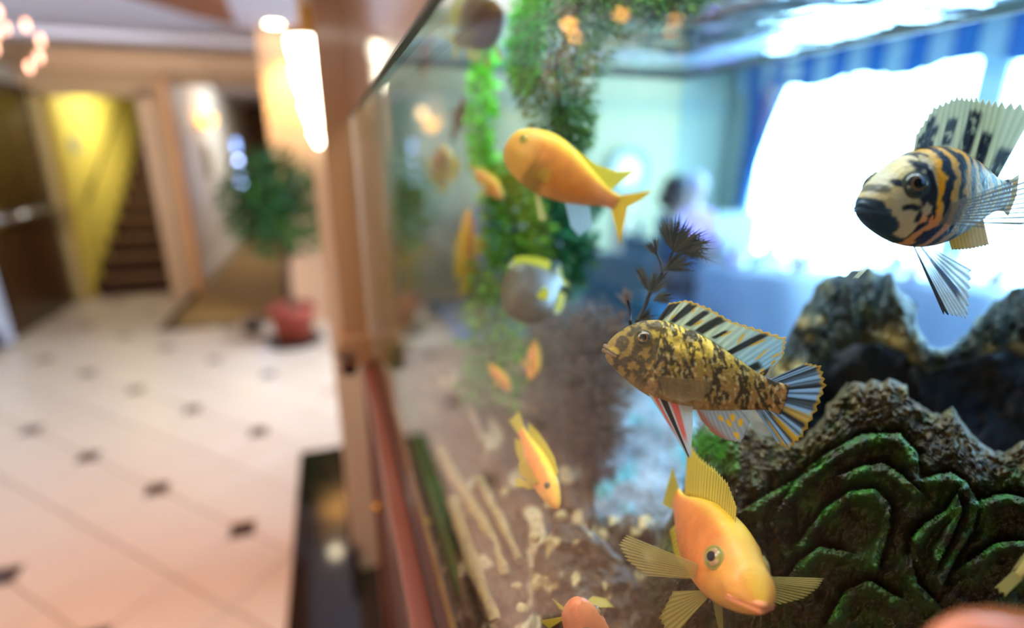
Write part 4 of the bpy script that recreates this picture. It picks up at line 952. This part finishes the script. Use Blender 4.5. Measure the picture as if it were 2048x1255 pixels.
f1.fin('pectoral_fin', [(.30, -.030, nr_ * .108), (.31, -.06, nr_ * .108), (.31, -.09, nr_ * .104)], [(.80, .13, nr_ * .22), (.90, .05, nr_ * .25), (.88, -.04, nr_ * .25), (.68, -.13, nr_ * .20)], clear1, nr=10, jag=.08, ridge=.002)
f1.fin('pectoral_fin', [(.30, -.030, -nr_ * .108), (.31, -.06, -nr_ * .108), (.31, -.09, -nr_ * .104)], [(.60, .06, -nr_ * .28), (.62, .0, -nr_ * .30), (.58, -.08, -nr_ * .27)], clear1, nr=12)
MB().ball((.29 * f1.L, nr_ * .101 * f1.L, -.06 * f1.L), .028 * f1.L, 14, (*ORG, 1), sq=(.9, .35, 1.25)).build('fin_root', SMOOTHSKIN, f1.root, smooth=True)
def pelv1(u, v, fr):
    if u < .12: return (.10, .09, .09, .95)
    if .55 < u < .68 and v < .8: return (.10, .11, .16, .8)
    return (*mixc((.80, .84, .78), (.35, .33, .26), fr * .7), .28 + .5 * fr)
f1.fin('pelvic_fin', [(.30, -.175, nr_ * .03), (.34, -.183, nr_ * .03), (.37, -.183, nr_ * .03)], [(.56, -.52, nr_ * .07), (.74, -.56, nr_ * .08), (.72, -.33, nr_ * .06)], pelv1, nr=11, jag=.06)
f1.fin('pelvic_fin', [(.26, -.168, -nr_ * .03), (.29, -.175, -nr_ * .03), (.31, -.178, -nr_ * .03)], [(.20, -.36, -nr_ * .13), (.26, -.37, -nr_ * .15), (.33, -.27, -nr_ * .12)], lambda u, v, fr: (.70, .74, .56, .25 + .5 * fr), nr=8)
def anal1(u, v, fr): return (*mixc((.80, .55, .12), (.40, .30, .12), fr * .6), .93)
f1.fin('anal_fin', [(.60, -.165, 0), (.72, -.13, 0), (.84, -.085, 0)], [(.66, -.24, 0), (.80, -.245, 0), (.95, -.235, 0)], anal1, nr=10)
f1.fin('tail_fin', [(.98, .06, 0), (1.0, .0, 0), (.98, -.06, 0)], [(1.07, .10, 0), (1.09, .0, 0), (1.06, -.10, 0)], lambda u, v, fr: (*mixc((.80, .80, .66), (.85, .50, .04), sm(N(u * 8, v * 6, 1) * 3 + .3)), .92), nr=12)

# ---- the mottled yellow and black fish in the middle
DK = (.030, .024, .014); OLV = (.24, .17, .035); YL2 = (.80, .60, .10); TAN = (.27, .165, .06)
def col2(t, h, sn, a):
    n = N(t * 12, h * 12, 3)
    c = mixc(OLV, TAN, sm(.5 - h * 6 + n)); c = mixc(c, YL2, sm((h - .055) * 14) * sm((t - .16) * 9) * sm((.85 - t) * 4) * (.8 + n))
    c = mixc(c, (.30, .16, .06), sm((t - .78) * 7) * .8)
    if t > .26:
        vert = math.sin((t + .22 * h) * 44 + 2.4 * N(t * 5, h * 4, 7)) * .42 + 1.75 * N(t * 34 + h * 14, h * 19, 5) + .05
        c = mixc(c, DK, sm((vert + .12) * 2.6) * .95)
        sc_ = noise.noise(Vector((t * 60 + h * 24, h * 34, 2))); c = mixc(c, (.78, .68, .34), sm((sc_ - .16) * 4) * .40)
    else:
        vert = 1.6 * N(t * 22, h * 19, 9); c = mixc(mixc(c, (.26, .18, .035), .5), DK, sm((vert + .34) * 2.4) * .86)
        c = mixc(c, (.52, .40, .05), sm(1.25 - ((t - .045) / .035) ** 2 - ((h + .02) / .03) ** 2) * .8)
        c = mixc(c, (.70, .60, .06), sm(1.2 - ((t - .165) / .035) ** 2 - ((h - .095) / .014) ** 2))
    c = mixc(c, (.34, .22, .10), sm((-.10 - h) * 12) * .55)
    return c
P2 = [(0, .0, -.030, .018), (.02, .038, -.055, .034), (.06, .085, -.080, .052), (.12, .132, -.105, .066), (.20, .165, -.135, .076), (.30, .178, -.160, .082), (.42, .170, -.168, .080), (.56, .148, -.158, .070), (.70, .110, -.128, .054), (.84, .074, -.090, .034), (.94, .062, -.068, .022), (1.0, .064, -.070, .014)]
f2 = Fish('mottled_fish', 'yellow and black mottled fish in the centre, side on, nose to the left', (1212, 690), .352, .118, (.95, -.29, .10), (.29, .93, -.02), [(q[0], q[1] * 1.26, q[2] * 1.26, q[3] * 1.15) for q in P2], col2, SKIN, bend=-.03, nsr=210, nar=150, eye=(.172, .44, .044), eyecol=((.09, .07, .02), (.022, .018, .010), (.40, .17, .05)), mouthc=(.16, .10, .05))
def dorsal2(u, v, fr):
    c = mixc(mixc((.82, .88, .66), (.46, .72, .86), sm((u - .35) * 2.2)), (.40, .50, .48), fr * .4); blk = 0
    for (x, y0, y1, w) in ((.03, 0, 1.1, .04), (.17, .05, .95, .024), (.27, .1, .9, .018), (.36, .0, .95, .024), (.45, .1, .6, .01), (.60, -.1, .95, .018), (.80, -.1, .30, .03), (.93, -.1, .6, .04)):
        d = abs(u - x - .05 * (v - .5)) / w; blk = max(blk, sm((1.5 - d) * 1.5) * sm((v - y0 + .05) * 9) * sm((y1 - v) * 7 + .4))
    c = mixc(c, (.02, .025, .03), blk * .95)
    yl = sm((v - .90) * 14) + sm(1.3 - (((u % .085) - .04) / .016) ** 2 - ((v - .55 - .3 * math.sin(u * 40)) / .12) ** 2) * (1 - blk)
    if u > .82: yl = max(yl, sm(1.3 - ((((u - .82) % .06) - .03) / .022) ** 2 - (((v % .42) - .22) / .10) ** 2))
    c = mixc(c, (.85, .52, .02), min(1, yl) * .95)
    return (*c, .92)
f2.fin('dorsal_fin', [(1314, 640), (1345, 648), (1395, 664), (1440, 692), (1480, 722), (1510, 748), (1524, 760)], [(1338, 606), (1375, 600), (1418, 616), (1462, 642), (1515, 658), (1572, 676), (1566, 712), (1536, 746)], dorsal2, nr=24, px=True, jag=.07, ridge=.004, nv=22, bendy=False)
def tail2(u, v, fr):
    c = mixc((.42, .64, .84), (.10, .14, .20), sm((fr - .5) * 3)); c = mixc(c, (.025, .022, .025), sm((math.sin(u * 44) - .25) * 3) * sm((v - .1) * 5) * .8)
    y = max(sm((v - .93) * 20), sm((u - .42) * 5) * sm(1.2 - (((u * 6.2) % 1 - .5) / .22) ** 2) * sm((v - .25) * 4) * .9)
    c = mixc(c, (.80, .50, .04), y); return (*mixc((.34, .24, .12), c, sm(v * 5)), .95)
f2.fin('tail_fin', [(1526, 764), (1530, 782), (1522, 800), (1508, 814)], [(1612, 726), (1640, 732), (1650, 770), (1632, 820), (1604, 872), (1578, 896), (1556, 886)], tail2, nr=18, px=True, jag=.06, ridge=.006, nv=24, bendy=False)
def anal2(u, v, fr):
    c = mixc((.55, .60, .62), (.62, .22, .14), sm((.5 - u) * 3 + (v - .7) * 2)); c = mixc(c, (.30, .26, .24), fr * .5)
    for (x, y) in ((.55, .38), (.68, .50), (.80, .40), (.72, .82), (.88, .68)):
        c = mixc(c, (.95, .60, .04), sm((1.25 - math.hypot((u - x) / .045, (v - y) / .085)) * 4))
    return (*c, .88)
f2.fin('anal_fin', [(1386, 802), (1410, 808), (1440, 808), (1468, 804)], [(1402, 838), (1428, 868), (1456, 880), (1482, 884), (1500, 842)], anal2, nr=11, px=True, nv=22, bendy=False)
def pelv2(u, v, fr):
    if .36 < u < .50: return (.030, .022, .018, .97)
    c = mixc((.66, .72, .76), (.85, .16, .10), sm(1.3 - ((u - (.22 if u < .4 else .62)) / .09) ** 2) * sm((.85 - v) * 4)); return (*c, .80)
n2_ = f2.near
f2.fin('pelvic_fin', [(*q, .035 * n2_) for q in ((1296, 786), (1314, 790), (1350, 796), (1386, 800))], [(*q, .06 * n2_) for q in ((1338, 850), (1376, 914), (1382, 912), (1385, 842))], pelv2, nr=10, px=True, jag=.03, bendy=False, nv=20)
f2.fin('pelvic_fin', [(.46, -.165, -.03 * n2_), (.50, -.165, -.03 * n2_)], [(.53, -.24, -.05 * n2_), (.57, -.21, -.05 * n2_)], lambda u, v, fr: (.24, .14, .08, .9), nr=5)
def pec2(u, v, fr): return (*mixc((.40, .30, .13), (.16, .10, .04), sm((fr - .5) * 3)), .18 + .62 * sm((fr - .3) * 3))
f2.fin('pectoral_fin', [(*q, .088 * n2_) for q in ((1318, 752), (1322, 772), (1332, 790))], [(*q, .13 * n2_) for q in ((1424, 762), (1420, 782), (1398, 798), (1366, 806))], pec2, nr=14, px=True, jag=.03, bendy=False)
f2.fin('pectoral_fin', [(.30, -.04, -.085 * n2_), (.30, -.10, -.085 * n2_)], [(.55, -.02, -.16 * n2_), (.52, -.14, -.16 * n2_)], pec2, nr=10)

# ---- yellow and orange fish
YW = (.90, .62, .03); OR = (.82, .30, .06); PK = (.80, .40, .16)
def colY(yt=.35, dark=0., main=OR, edge=YW, belly=PK):
    def f(t, h, sn, a):
        q = math.cos(a); c = mixc(main, edge, sm((q - yt) / .35)); c = mixc(c, belly, sm((-q - .25) / .6) * .7)
        c = mixc(c, mixc(edge, belly, .6), sm((.28 - t) / .12) * .55)
        if dark: c = mixc(c, (.16, .10, .03), dark * sm(1.2 - ((t - .32) / .10) ** 2) * sm(.5 - q))
        n = N(t * 14, h * 14, 2) * .12; return tuple(max(0, x * (1 + n)) for x in c)
    return f
def yfin(al=.75, c0=(.86, .70, .06), c1=(.52, .42, .05)): return lambda u, v, fr: (*mixc(c0, c1, fr * .6), al)
def std_fins(f, dorsal=True, tail=(.26, .15), c=None, pect=.22, al=.8, dh=.12, fork=.5, pelv=True):
    c = c or yfin(al); tl, th = tail
    q = [f.pf(t) for t in (.28, .42, .58, .74, .88)]
    f.fin('dorsal_fin', [(x[0], x[1] - .006, 0) for x in q], [(.30, q[0][1] + dh * .55, 0), (.45, q[1][1] + dh * .9, 0), (.62, q[2][1] + dh, 0), (.82, q[3][1] + dh * 1.1, 0), (1.0, q[4][1] + dh * .9, 0)], c, nr=14)
    q = [f.pf(t) for t in (.62, .74, .88)]
    f.fin('anal_fin', [(x[0], x[2] + .006, 0) for x in q], [(.70, q[0][2] - dh * .7, 0), (.84, q[1][2] - dh, 0), (.98, q[2][2] - dh * .7, 0)], c, nr=8)
    f.fin('tail_fin', [(.985, .055, 0), (1.0, 0, 0), (.985, -.055, 0)], [(1 + tl, th, 0), (1 + tl * .85, th * .55, 0), (1 + tl * (1 - fork), 0, 0), (1 + tl * .85, -th * .55, 0), (1 + tl, -th, 0)], c, nr=12)
    for sd in (1, -1):
        w = f.pf(.31)[3]
        f.fin('pectoral_fin', [(.30, -.03, sd * w), (.31, -.08, sd * w)], [(.30 + pect, .02, sd * (w + pect * .6)), (.32 + pect, -.06, sd * (w + pect * .7)), (.28 + pect * .8, -.13, sd * (w + pect * .5))], c, nr=9)
        if pelv:
            b = f.pf(.36)[2]; f.fin('pelvic_fin', [(.33, b + .012, sd * .03), (.38, b + .008, sd * .03)], [(.46, b - .16, sd * .09), (.54, b - .10, sd * .08)], c, nr=6)
f3 = Fish('yellow_fish', 'yellow and orange fish at the bottom diving towards the viewer', (1522, 1204), .300, .146, (-.38, .53, .76), (.42, .82, -.38), [(q[0], q[1] * (1.0 if q[0] > .1 else 1.1), q[2] * 1.02, q[3] * (1.28 if q[0] > .1 else 1.5)) for q in CICHLID], colY(.70, main=(.72, .22, .05), edge=(.86, .54, .03), belly=(.66, .30, .10)), SMOOTHSKIN, bend=-.06, nsr=110, nar=90, eye=(.20, .34, .044), eyecol=((.30, .26, .06), (.42, .24, .12), (.55, .30, .14)), mouthc=(.80, .30, .14))
def dor3(u, v, fr): return (*mixc((.92, .74, .14), (.56, .44, .06), sm((fr - .4) * 2) * .8), .9)
f3.fin('dorsal_fin', [(.30, .165, 0), (.42, .185, 0), (.56, .170, 0), (.72, .125, 0), (.90, .068, 0)], [(.33, .24, 0), (.46, .30, 0), (.62, .31, 0), (.82, .30, 0), (1.06, .32, 0)], dor3, nr=20, jag=.14, ridge=.004, nv=14)
ray3 = lambda u, v, fr: (*mixc((.74, .62, .22), (.36, .28, .06), (1 - fr) * .6), .25 + .6 * fr ** 2)
for sd in (1, -1):
    f3.fin('pectoral_fin', [(.28, -.03, sd * .122), (.29, -.06, sd * .122), (.29, -.10, sd * .118)], [(.30, .02, sd * .46), (.33, -.04, sd * .47), (.33, -.10, sd * .42), (.33, -.15, sd * .32)], ray3, nr=12, ridge=.006)
    f3.fin('pelvic_fin', [(.30, -.168, sd * .03), (.36, -.176, sd * .03)], [(.34, -.42, sd * .13), (.46, -.40, sd * .15), (.50, -.28, sd * .10)], lambda u, v, fr: (*mixc((.62, .50, .14), (.34, .26, .06), fr), .6), nr=8)
f3.fin('anal_fin', [(.62, -.160, 0), (.74, -.12, 0), (.88, -.072, 0)], [(.70, -.24, 0), (.84, -.24, 0), (.98, -.18, 0)], yfin(.85), nr=9)
f3.fin('tail_fin', [(.985, .06, 0), (1.0, 0, 0), (.985, -.06, 0)], [(1.22, .12, 0), (1.22, .0, 0), (1.22, -.12, 0)], yfin(.85), nr=12)

BIG = [(0, .035, -.035, .03), (.02, .085, -.075, .05), (.08, .135, -.125, .075), (.18, .170, -.165, .095), (.32, .188, -.190, .105), (.48, .170, -.185, .096), (.64, .125, -.155, .076), (.80, .078, -.105, .048), (.93, .05, -.06, .024), (1.0, .05, -.055, .014)]
f4 = Fish('orange_fish', 'large orange fish seen from behind with forked yellow tail, upper middle', (1012, 290), .50, .119, (.88, -.44, -.12), (.46, .87, -.10), [(q[0], q[1] * 1.30, q[2] * 1.18, q[3] * 1.2) for q in BIG], colY(.55, dark=.75), bend=.05, nsr=70, nar=50, eye=(.11, .55, .03), eyecol=((.50, .42, .05), (.4, .35, .05), (.3, .3, .05)))
f4.fin('dorsal_fin', [(.28, .18, 0), (.46, .165, 0), (.64, .12, 0), (.80, .075, 0), (.90, .055, 0)], [(.34, .215, 0), (.52, .215, 0), (.70, .185, 0), (.88, .215, 0), (1.00, .285, 0)], yfin(.85, (.90, .74, .03), (.66, .60, .05)), nr=14)
f4.fin('tail_fin', [(.97, .05, 0), (1.0, 0, 0), (.97, -.055, 0)], [(1.20, .21, 0), (1.16, .11, 0), (1.09, .01, 0), (1.15, -.16, 0), (1.20, -.30, 0)], yfin(.92, (.92, .66, .04), (.80, .5, .04)), nr=12)
wf_ = lambda u, v, fr: (*mixc((.70, .86, .92), (.45, .62, .68), fr), .72)
f4.fin('anal_fin', [(.60, -.155, 0), (.70, -.135, 0), (.80, -.10, 0)], [(.76, -.34, 0), (.86, -.38, 0), (.92, -.26, 0)], wf_, nr=9)
for sd in (1, -1):
    f4.fin('pelvic_fin', [(.33, -.18, sd * .03), (.38, -.185, sd * .03)], [(.50, -.40, sd * .06), (.56, -.38, sd * .06)], yfin(.6, (.80, .70, .20), (.5, .6, .4)), nr=6)
    f4.fin('pectoral_fin', [(.28, -.03, sd * .10), (.29, -.09, sd * .10)], [(.42, .02, sd * .17), (.44, -.10, sd * .17)], yfin(.25), nr=8)

def simple(name, label, nose, tip, d0, d1, up, prof, colf, fins, group='small fish further back in the aquarium', bend=0, eye=(.16, .5, .03), eyecol=None, k=1.0, **kw):
    a = P(*nose, d0); b = P(*tip, d1); v = b - a; L = v.length
    ax = v
    f = Fish(name, label, nose, d0, L, ax, up, raw=True, prof= [(q[0], q[1] * k, q[2] * k, q[3] * max(1, k * .9)) for q in prof], colf=colf, bend=bend, nsr=44, nar=32, group=group, eye=eye, eyecol=eyecol)
    std_fins(f, c=fins, **kw); return f
yf = yfin(.85)
oc = colY(.5); dk = lambda t, h, sn, a: mixc((.10, .065, .045), (.16, .10, .03), sm(math.cos(a)))
EY = ((.20, .16, .06), (.10, .08, .04), (.5, .35, .1))
simple('orange_fish', 'slender orange fish swimming head down in front of the brown bark', (1117, 1015), (1042, 860), .44, .50, (.72, .40, -.5), SLIM, oc, yf, eye=(.22, .35, .032), eyecol=EY, dh=.08, tail=(.24, .09), fork=.1, k=1.15)
simple('dark_fish', 'dark brown fish with yellow fins at the top, beside the green strand', (1000, 18), (915, 82), .60, .72, (-.45, .9, .1), CICHLID, dk, yfin(.6, (.50, .42, .05), (.3, .25, .03)), k=1.15, eye=None)
simple('thin_dark_fish', 'thin dark fish seen end on, left of the lone green strand', (930, 195), (905, 278), .86, .92, (.9, .35, .3), SLIM, dk, yfin(.5, (.20, .12, .06), (.12, .08, .05)), k=.75, eye=None, dh=.04, tail=(.1, .04))
simple('orange_fish', 'yellow-orange fish nose up beside the reflected hallway lamp', (887, 292), (886, 368), .86, .95, (1, 0, .2), CICHLID, colY(.2, main=(.62, .33, .05)), yf, k=1.0, eye=None, tail=(.3, .14))
simple('orange_fish', 'small bright yellow-orange fish just left of the large orange fish', (1006, 396), (952, 340), .74, .76, (.7, .6, 0), SLIM, oc, yf, k=1.35, eye=None, dh=.07, tail=(.2, .08))
simple('orange_fish', 'thin orange fish hanging vertically left of the leafy vine', (938, 418), (930, 560), .80, .86, (-.9, 0, -.5), SLIM, colY(.3, main=(.66, .24, .06)), yf, k=.78, eye=None, dh=.10, tail=(.28, .07))
simple('grey_fish', 'oval grey fish with a yellow back fin below the teal plant', (1012, 612), (1118, 556), .56, .64, (-.3, .9, .1), CICHLID, lambda t, h, sn, a: mixc((.085, .055, .028), (.075, .065, .035), sm(math.cos(a))), lambda u, v, fr: (*mixc((.78, .76, .03), (.62, .74, .70), 0 if u > .2 else .5), .85), k=1.75, eye=None, dh=.09, tail=(.12, .14), pelv=False, pect=.1)
simple('orange_fish', 'small orange fish nose down under the grey fish', (1062, 760), (1070, 686), .65, .66, (.9, 0, -.2), CICHLID, oc, yf, k=1.0, eye=None, dh=.05, tail=(.12, .07))
simple('orange_fish', 'small orange fish above the driftwood branch, lower of the close pair', (1022, 782), (980, 730), .68, .69, (.6, .6, -.2), CICHLID, oc, yf, k=1.0, eye=None, dh=.05, tail=(.12, .07))
simple('orange_fish', 'pinkish orange fish head rising from the bottom edge', (1160, 1205), (1190, 1330), .36, .42, (.4, .1, -.9), CICHLID, colY(.3, main=(.80, .20, .07), edge=(.80, .26, .08), belly=(.75, .22, .08)), yf, k=1.0, eye=(.17, .55, .036), eyecol=EY, pect=.4)
simple('orange_fish', 'tiny orange fish half hidden beside the rounded brown rock', (1222, 1138), (1268, 1166), .50, .53, (.4, .9, 0), SLIM, oc, yf, k=.9, eye=None, dh=.04, tail=(.1, .06))
simple('orange_fish', 'blurred orange fish back very close to the glass, bottom right corner', (1826, 1330), (2100, 1262), .175, .19, (.05, 1, -.15), [(q[0], q[1] * .9, q[2], q[3]) for q in CICHLID], colY(.9, main=(.62, .17, .06), edge=(.62, .18, .06), belly=(.55, .16, .06)), yfin(.8, (.8, .36, .14), (.7, .3, .12)), eye=None, dh=.03, bend=.0)
simple('pale_yellow_fish', 'pale yellow tail of a fish entering at the lower right edge', (2160, 1030), (2034, 1150), .30, .31, (-.6, .7, .2), SLIM, lambda t, h, sn, a: (.42, .36, .12), yfin(.9, (.46, .40, .14), (.3, .26, .08)), k=.8, eye=None, dh=.02, tail=(.30, .06), fork=0)
simple('fish_reflection', 'thin brown fish shape added for a faint fish reflection near the top left of the tank', (862, 62), (845, 150), .98, 1.02, (.95, .1, .3), SLIM, lambda t, h, sn, a: (.20, .09, .06), yfin(.5, (.25, .12, .08), (.2, .1, .06)), k=.6, eye=None, dh=.04, tail=(.12, .05))  # fish shape stands in for a faint reflection of a fish
